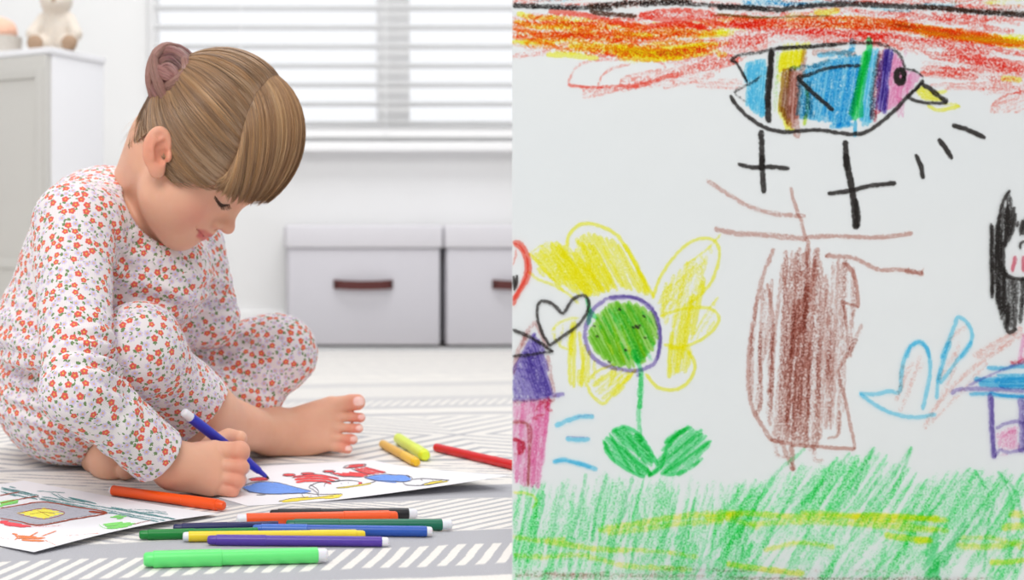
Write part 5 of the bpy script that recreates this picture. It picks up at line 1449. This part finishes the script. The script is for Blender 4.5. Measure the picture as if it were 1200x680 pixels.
# ================================================================ SHEETS ON THE RUG
m_sheet = plain('white_paper', (240, 239, 243), .8, .2, bumpamt=.05, bscale=60)
class Sheet:
    def __init__(s, B, Rr, L, zf, label, cat='drawing', thick=.0003):
        s.B, s.e1, s.e2 = A2(B), A2(Rr)-A2(B), A2(L)-A2(B); s.zf = zf
        s.inv = np.linalg.inv(np.stack([s.e1, s.e2], 1))
        c_ = s.B+(s.e1+s.e2)/2
        s.root = empty('sheet_of_paper', (c_[0], c_[1], 0)); tag(s.root, label, cat)
        n, m_ = 40, 30; V = []; F = []
        for k, dz in enumerate((0, -thick)):
            for i in range(n+1):
                for j in range(m_+1):
                    a, b_ = i/n, j/m_; q = s.B+s.e1*a+s.e2*b_; V.append((q[0], q[1], zf(a, b_)+dz))
        W = (n+1)*(m_+1); ix = lambda i, j, k=0: k*W+i*(m_+1)+j
        for i in range(n):
            for j in range(m_):
                F.append((ix(i, j), ix(i+1, j), ix(i+1, j+1), ix(i, j+1))); F.append((ix(i, j, 1), ix(i, j+1, 1), ix(i+1, j+1, 1), ix(i+1, j, 1)))
        for i in range(n):
            F.append((ix(i, 0), ix(i, 0, 1), ix(i+1, 0, 1), ix(i+1, 0))); F.append((ix(i, m_), ix(i+1, m_), ix(i+1, m_, 1), ix(i, m_, 1)))
        for j in range(m_):
            F.append((ix(0, j), ix(0, j+1), ix(0, j+1, 1), ix(0, j, 1))); F.append((ix(n, j), ix(n, j, 1), ix(n, j+1, 1), ix(n, j+1)))
        meshobj('page', V, F, m_sheet, s.root, smooth=False)
    def place(s, px, py, L):
        z = .002
        for _ in range(5):
            g = ground(px, py, z); ab = s.inv @ (A2(g)-s.B); z = s.zf(*np.clip(ab, 0, 1))
        ab = np.clip(ab, .004, .996); q = s.B+s.e1*ab[0]+s.e2*ab[1]
        return (q[0], q[1], s.zf(*ab)+.00012+(L % 400)*1.2e-6)
def A2(v): return np.array((v[0], v[1]), dtype=float)
def markcol(name, rgb): return None
PAL.update(ink_teal=(92, 150, 152), ink_brown=(165, 75, 50), ink_grey=(182, 182, 192), ink_yellow=(255, 238, 96), ink_leaf=(140, 225, 120), ink_red=(250, 90, 100), ink_orange=(255, 140, 90),
           ink_blue=(120, 160, 236), ink_cherry=(236, 88, 90), ink_black=(84, 80, 92), ink_gold=(252, 222, 90))
CROP.update({'a': (0, 550, 4.615), 'b': (0, 530, 9.23), 'c': (0, 600, 8.0), 'd': (260, 480, 3.4), 'e': (270, 530, 3.636)})

# sheet with the house, lower left
zf = lambda a, b_: .0006+.006*max(0, 1-b_*2.2)**2*(.4+.6*math.sin(PI*a))
T2, R2, B2 = ground(28, 564, 0), ground(255, 606, 0), ground(40, 647, .003)
L2 = Vector((T2.x+B2.x-R2.x, T2.y+B2.y-R2.y, 0))
S2 = Sheet(B2, R2, L2, zf, 'white sheet with a grey house, yellow window and teal scribble, lying at the lower left')
D = Draw(S2.place)
def hs(poly, ang, sp, w_, col, pr, **k): D.hatch(poly, ang, sp, w_, col, pr, **k)
hs(c('a', 0, 215, 230, 180, 560, 235, 215, 303, 0, 280), 8, 1.6, 2.6, 'ink_grey', .9, jit=.5)
hs(c('a', 90, 240, 240, 215, 345, 240, 240, 272), 0, 1.5, 2.2, 'ink_yellow', 1.0, jit=.5)
hs(c('a', 0, 100, 60, 98, 210, 145, 200, 165, 60, 140, 0, 125), 12, 1.7, 1.8, 'ink_teal', .55, jit=1.5)
hs(c('a', 210, 150, 330, 165, 620, 215, 830, 250, 980, 275, 960, 295, 760, 275, 560, 235, 300, 190, 215, 175), 10, 1.9, 1.9, 'ink_teal', .52, jit=2)
hs(c('a', 0, 180, 100, 165, 100, 185, 0, 205), -8, 1.5, 2, 'ink_leaf', .85, jit=1)
hs(c('a', 560, 300, 640, 290, 740, 292, 690, 315, 580, 325), -6, 1.5, 2, 'ink_leaf', .8, jit=1)
hs(c('a', 585, 262, 640, 252, 690, 256, 650, 272), -4, 1.4, 1.8, 'ink_leaf', .8, jit=1)
hs(c('a', 0, 280, 80, 293, 170, 312, 120, 318, 0, 300), 6, 1.5, 2, 'ink_red', .85, jit=1)
hs(c('a', 60, 350, 90, 355, 250, 372, 240, 388, 120, 385), 3, 1.8, 2, 'ink_orange', .75, jit=2)
for q, col, w_, p_ in ((c('a', 0, 215, 120, 195, 235, 180, 400, 205, 575, 238, 400, 272, 215, 305, 100, 285, 0, 268), 'ink_brown', 1.5, .9), (c('a', 90, 243, 230, 216, 350, 240, 240, 272, 100, 248), 'ink_brown', 1, .8), (c('a', 0, 145, 50, 135, 105, 125), 'ink_brown', 1.3, .9),
                       (c('a', 5, 187, 100, 165, 208, 148), 'ink_brown', 1.3, .9), (c('a', 480, 232, 580, 240), 'ink_brown', 3, .8), (c('a', 160, 246, 235, 236, 300, 244), 'ink_brown', .7, .7), (c('a', 200, 225, 270, 258), 'ink_brown', .7, .7),
                       (c('a', 200, 120, 280, 125, 350, 130), 'ink_teal', .9, .7), (c('a', 275, 130, 330, 160, 370, 178), 'ink_teal', 1.1, .8), (c('a', 310, 135, 350, 160, 400, 172), 'ink_teal', .9, .7), (c('a', 370, 155, 440, 170, 520, 188), 'ink_teal', 1.8, .8),
                       (c('a', 380, 160, 460, 182), 'ink_teal', 1.2, .8), (c('a', 640, 220, 780, 222, 900, 235), 'ink_teal', 1.3, .5), (c('a', 760, 235, 850, 238, 910, 248), 'ink_teal', 2.5, .45), (c('a', 880, 285, 1020, 268), 'ink_teal', 1, .5),
                       (c('a', 720, 300, 820, 278), 'ink_brown', 1, .6), (c('a', 535, 300, 560, 320, 640, 325), 'ink_leaf', 1, .6),
                       (c('a', 75, 350, 95, 372, 80, 385), 'ink_orange', 2, .8), (c('a', 150, 372, 205, 342), 'ink_orange', 1.6, .8), (c('a', 225, 365, 305, 336), 'ink_orange', 1.6, .7), (c('a', 240, 385, 305, 415), 'ink_orange', 1.5, .5),
                       (c('a', 360, 362, 450, 356, 550, 348), 'ink_orange', 1.2, .35), (c('a', 320, 388, 400, 388, 480, 384), 'ink_orange', 1.2, .3), (c('a', 0, 375, 50, 382), 'ink_orange', 2.5, .25), (c('a', 170, 312, 250, 312, 330, 308), 'ink_red', 1.5, .4)):
    D.stroke(q, col, w_*.85, p_*.9, jit=.2)
D.build('house_drawing', S2.root)

# sheet being coloured in, under the hand
T1_, R1, B1 = ground(437, 538, .002), ground(597, 559, .014), ground(290, 592.5, .001)
L1 = Vector((T1_.x+B1.x-R1.x, T1_.y+B1.y-R1.y, 0))
def zf1(a, b_):
    return .0006+.015*max(0, min(1, (a-.25)/.75))**1.3*max(0, 1-b_*1.15)**1.4
S1 = Sheet(B1, R1, L1, zf1, 'white colouring sheet with outlined children, half coloured red, blue and yellow, under the fist')
D = Draw(S1.place)
hs(c('e', 55, 150, 120, 130, 200, 132, 345, 168, 320, 176, 180, 178, 80, 172), 8, 1.4, 2.2, 'ink_blue', .92, jit=.6)
hs(c('e', 205, 212, 260, 200, 360, 192, 478, 182, 465, 195, 330, 205, 230, 214), -6, 1.3, 1.8, 'ink_gold', .95, jit=.6)
for k in range(3):
    y0 = 106+k*11; D.stroke(c('e', 268+k*6, y0+2, 330, y0-4, 400, y0-2, 462-k*16, y0+9), 'ink_cherry', 2.3, .95, jit=.1)
hs(c('e', 425, 92, 520, 88, 600, 96, 570, 106, 480, 103), 6, 1.6, 1.8, 'ink_cherry', .85, jit=.6)
hs(c('e', 515, 70, 580, 66, 665, 90, 620, 98, 555, 88), 14, 1.8, 1.7, 'ink_cherry', .8, jit=.6)
hs(c('e', 570, 108, 640, 98, 750, 102, 775, 118, 740, 130, 620, 122), 5, 1.4, 2.2, 'ink_blue', .85, jit=.6)
hs(c('e', 815, 140, 860, 128, 932, 121, 925, 128, 850, 141), -8, 1.3, 1.6, 'ink_gold', .9, jit=.5)
hs(c('e', 480, 68, 510, 58, 575, 53, 570, 60, 510, 68), -6, 1.3, 1.8, 'ink_cherry', .8, jit=.4)
hs(c('e', 75, 118, 120, 110, 165, 112, 160, 120, 90, 123), -2, 1.3, 1.8, 'ink_cherry', .75, jit=.4)
for cx, cy, rx, ry in ((250, 99, 28, 5), (330, 93, 30, 4), (420, 84, 28, 4.5)):
    hs([(270+(cx+math.cos(t)*rx)/3.636, 530+(cy+math.sin(t)*ry)/3.636) for t in np.linspace(0, 6.28, 12)[:-1]], 0, 1.2, 1.6, 'ink_cherry', .9, jit=.3)
    D.stroke([(270+(cx+math.cos(t)*rx)/3.636, 530+(cy+math.sin(t)*ry)/3.636) for t in np.linspace(0, 6.28, 12)], 'ink_black', .6, .9, jit=.05, step=1.5)
D.stroke(c('e', 455, 154, 500, 150, 555, 142, 600, 134), 'ink_gold', 1.6, .9, jit=.1)
D.stroke(c('e', 545, 136, 562, 132), 'ink_cherry', 2.6, .95, jit=.1)
for q in (c('e', 48, 150, 90, 133, 150, 128, 210, 134, 290, 155, 345, 168), c('e', 48, 152, 80, 170, 160, 180, 260, 178, 300, 176), c('e', 340, 140, 370, 160, 375, 178, 350, 160, 335, 150, 370, 132, 410, 128, 440, 128, 465, 125), c('e', 300, 178, 320, 176, 380, 182, 478, 180), c('e', 305, 180, 312, 194, 350, 196, 400, 192, 440, 190),
          c('e', 262, 112, 330, 98, 400, 100, 470, 122), c('e', 400, 150, 405, 135, 440, 126, 500, 122, 540, 126, 560, 136, 520, 146, 450, 154), c('e', 560, 140, 600, 132, 620, 126), c('e', 480, 68, 500, 58, 540, 53, 578, 54, 570, 62, 520, 68, 480, 68), c('e', 515, 72, 560, 90, 600, 98), c('e', 580, 66, 630, 82, 665, 92),
          c('e', 425, 92, 470, 104, 560, 108), c('e', 570, 108, 640, 98, 700, 98, 760, 104, 775, 118, 735, 128, 620, 122, 570, 110), c('e', 735, 128, 745, 140, 790, 144, 850, 140, 932, 122), c('e', 775, 118, 820, 114, 880, 118, 932, 121), c('e', 755, 98, 765, 110), c('e', 765, 112, 748, 98), c('e', 810, 118, 820, 124), c('e', 860, 120, 866, 126),
          c('e', 75, 118, 110, 110, 160, 111, 168, 118), c('e', 205, 213, 260, 200, 340, 195), c('e', 815, 141, 850, 130, 900, 123), c('e', 110, 184, 150, 184), c('e', 470, 134, 476, 138), c('e', 500, 130, 505, 134), c('e', 340, 188, 345, 191), c('e', 372, 186, 377, 189)):
    D.stroke(q, 'ink_black', .6, .85, jit=.1, step=1.5)
D.build('children_drawing', S1.root)

# ================================================================ PENS
def penmat(name, rgb, tr=0):
    m, b = newmat('plastic_'+name)
    b.inputs['Base Color'].default_value = s2l(rgb); b.inputs['Roughness'].default_value = .32; b.inputs['Specular IOR Level'].default_value = .45
    b.inputs['Subsurface Weight'].default_value = tr; b.inputs['Subsurface Scale'].default_value = .004
    lk(mixc(noise(coords()[0], 40, 2), s2l([c_*.97 for c_ in rgb]), s2l(rgb)), b.inputs['Base Color'])
    return m
m_plug = penmat('white', (236, 236, 242), .2)
def pen(a, b_, r, rgb, nm, label, caprgb=None, caplen=.048, plug=.008, plugrgb=None, capr=None, taper=False):
    """a = plug end, b_ = cap end"""
    a = Vector(a); b_ = Vector(b_); L = (b_-a).length
    u = (b_-a)/L; mid = (a+b_)/2
    root = empty('felt_tip_pen', (mid.x, mid.y, min(a.z, b_.z)-r)); tag(root, label, 'felt-tip pen', None)
    mt = penmat(nm, rgb, .1); mc = penmat(nm+'_cap', caprgb, .1) if caprgb else mt
    mp = penmat(nm+'_plug', plugrgb) if plugrgb else m_plug
    capr = capr or r*1.0
    rb = r*.93
    if plug > 0:
        mb = MB(); mb.lathe(a, b_, [(0, rb*.45), (.0008, rb*.75), (.002, rb*.86), (plug, rb*.88)], mp); mb.build('end_plug', root, angle=35)
    s0 = plug if plug > 0 else 0
    mb = MB(); mb.lathe(a, b_, [(s0, rb*.9), (s0+.0006, rb), (L-caplen, rb), (L-caplen+.004, rb*.97)], mt); mb.build('barrel', root, angle=35)
    mb = MB(); mb.lathe(a, b_, [(L-caplen, rb), (L-caplen+.0004, capr), (L-.008, capr*.985), (L-.0075, capr*.86), (L-.002, capr*.82), (L-.0005, capr*.66), (L, capr*.4)], mc); cp = mb.build('cap', root, angle=35)
    # clip on the cap
    return root
G = lambda x, y, r: ground(x, y, r)
pen(G(129.5, 574.5, .0056), G(263, 593, .0056), .0056, (250, 88, 18), 'orange', 'orange pen lying aslant between the two sheets, left of the fist', plug=.003)
pen(G(277, 609, .0058), G(466, 605.5, .0058), .0058, (250, 96, 42), 'bright_orange', 'thick orange pen with a white end, lying in front of the black pen', plug=.009, caplen=.05)
pen(G(489, 602, .0055), G(316, 603.5, .0055), .0055, (34, 34, 38), 'black', 'black pen with a white end, rearmost in the row of pens', plug=.008)
pen(G(530, 615, .0055), G(335, 615.5, .0048), .0055, (16, 112, 84), 'dark_green', 'dark green pen with its white end farthest to the right of the row', plug=.009)
pen(G(507, 623, .0050), G(296, 620.5, .0050), .0050, (44, 92, 186), 'blue', 'mid-blue pen with a white end, lying behind the yellow pen', plug=.005, caprgb=(62, 112, 204))
pen(G(326, 616.3, .0045), G(203, 619.5, .0045), .0045, (32, 38, 92), 'navy', 'navy pen mostly hidden behind the yellow and green pens', plug=0)
pen(G(302, 624.0, .0042), G(163, 627, .0046), .0046, (14, 132, 54), 'green', 'green pen poking out on the left beyond the white end of the yellow one', plug=0)
pen(G(214, 629, .0049), G(428, 627, .0042), .0047, (246, 216, 50), 'yellow', 'yellow pen with a white left end, lying between the blue and purple pens', plug=.005)
pen(G(456, 635, .0046), G(243, 633, .0046), .0046, (88, 58, 166), 'purple', 'purple pen with a white right end, lying in front of the yellow one', plug=.006, caplen=.05)
pen(G(384, 650.5, .0066), G(168, 656, .0066), .0066, (108, 236, 128), 'light_green', 'thick pale green pen, nearest of all, lying alone at the front', plug=.008, caplen=.062, capr=.0068)
pen(G(448.5, 520.5, .0055), G(489, 542.5, .0055), .0055, (232, 180, 48), 'amber', 'amber pen with a yellow round end on the rug right of the bare foot', plug=0, caprgb=(244, 196, 40))
pen(G(467, 514, .007), G(499, 534.5, .007), .0072, (224, 240, 66), 'neon_yellow', 'short neon yellow highlighter lying beside the amber pen', plug=0, caprgb=(228, 244, 60))
pen(G(511, 524.5, .0055), G(611, 547.5, .0055), .0055, (214, 30, 38), 'red', 'red pen on the rug running behind the left edge of the drawing board', plug=0)
# the pen in the fist
ta = P(217.5, 485, 1.30); tb = ground(315, 561.0, .0022)
u = (tb-ta).normalized(); L = (tb-ta).length
root = empty('felt_tip_pen', (tb.x, tb.y, 0)); tag(root, 'blue pen held in the fist, its black tip touching the colouring sheet', 'felt-tip pen')
m_blue = penmat('royal_blue', (38, 48, 190), .1)
mb = MB(); mb.lathe(ta-u*.004, tb, [(0, .0028), (.0008, .0040), (.002, .0047), (.012, .0049), (.0121, .0046)], m_plug); mb.build('end_plug', root, angle=35)
mb = MB(); mb.lathe(ta, tb, [(.008, .0048), (.0085, .0053), (L-.036, .0053), (L-.034, .0049), (L-.018, .0040), (L-.0176, .0032), (L-.006, .0022), (L-.0055, .0012)], m_blue); mb.build('barrel', root, angle=35)
m_nib = plain('nib', (18, 18, 40), .7)
mb = MB(); mb.lathe(ta, tb, [(L-.0062, .0016), (L-.002, .0014), (L, .0005)], m_nib, 12); mb.build('nib', root, angle=35)

# ================================================================ THINGS ON THE CABINET
ctop = H
m_plush = plain('cream_plush', (226, 216, 204), .95, .1, bumpamt=.6, bscale=250, var=.05, sss=.1)
m_paw = plain('tan_plush', (178, 150, 126), .95, .1, bumpamt=.6, bscale=250, var=.05)
bp = P(66, 50, 2.66); bx, by = bp.x, bp.y
toy = empty('soft_toy', (bx, by, ctop)); tag(toy, 'cream soft toy sitting on top of the low cabinet, feet forward', 'soft toy')
q = lambda x, y, z: A3((bx+x, by+y, ctop+z))
ops = [('u', Ell(q(0, .012, .045), (.040, .034, .048)), .01), ('u', Ell(q(0, .0, .112), (.034, .032, .031)), .012), ('u', Ell(q(0, -.026, .104), (.015, .013, .012)), .008),
       ('u', Ell(q(-.030, .004, .138), (.011, .008, .013)), .006), ('u', Ell(q(.030, .004, .138), (.011, .008, .013)), .006),
       ('u', Cone(q(-.028, .0, .075), q(-.046, -.028, .038), .012, .013), .01), ('u', Cone(q(.028, .0, .075), q(.046, -.028, .038), .012, .013), .01),
       ('u', Cone(q(-.022, .0, .020), q(-.034, -.045, .016), .019, .014), .012), ('u', Cone(q(.022, .0, .020), q(.034, -.045, .016), .019, .014), .012),
       ('i', Half((0, 0, -1), q(0, 0, .0005)), .003)]
V, F = mesh_field(ops, q(-.08, -.08, -.01), q(.08, .07, .17), .003); fastobj('plush_body', V, F, m_plush, toy)
for sx in (-1, 1):
    V, F = mesh_field([('u', Ell(q(sx*.035, -.055, .0165), (.0165, .012, .0165)), .01), ('i', Half((0, 0, -1), q(0, 0, .0005)), .002)], q(sx*.035-.03, -.08, -.01), q(sx*.035+.03, -.03, .045), .002); fastobj('paw', V, F, m_paw, toy)
    mb = MB(); mb.lathe(q(sx*.012, -.030, .117), q(sx*.012, -.036, .118), [(0, .003), (.002, .003), (.0035, .001)], m_lash, 12); mb.build('eye', toy, smooth=True)
mb = MB(); mb.lathe(q(0, -.037, .107), q(0, -.042, .107), [(0, .005), (.002, .0045), (.004, .001)], m_paw, 12); mb.build('nose', toy, smooth=True)
# basket with a peach ball of cloth
m_bask = plain('woven_basket', (214, 208, 200), .9, .2, bumpamt=.8, bscale=120, var=.06)
m_peach = plain('peach_cloth', (248, 200, 176), .9, .2, bumpamt=.3, bscale=60, sss=.1)
g_ = P(2, 50, 2.70); bk = empty('basket', (g_.x, g_.y, ctop)); tag(bk, 'pale woven basket on the cabinet at the left edge of the frame', 'basket')
mb = MB(); n_ = 10; prof = [(0, .036), (.0005, .038)]
for i in range(n_*2+1): prof.append((.002+i/(n_*2)*.040, .040+.003*i/(n_*2)+(.0009 if i % 2 else 0)))
prof += [(.0425, .041), (.030, .039), (.006, .036)]
mb.lathe(Vector((g_.x, g_.y, ctop)), Vector((g_.x, g_.y, ctop+.05)), prof, m_bask, 32); mb.build('basket_body', bk, angle=50)
V, F = mesh_field([('u', Ell((g_.x, g_.y, ctop+.052), (.033, .033, .030)), .01), ('u', Ell((g_.x-.012, g_.y-.008, ctop+.072), (.018, .016, .014)), .012), ('d', Soft(.0025), 0)], (g_.x-.06, g_.y-.06, ctop), (g_.x+.06, g_.y+.06, ctop+.12), .0025)
pc = fastobj('folded_cloth', V, F, m_peach, None); tag(pc, 'peach coloured cloth bundled in the basket at the upper left corner', 'cloth')
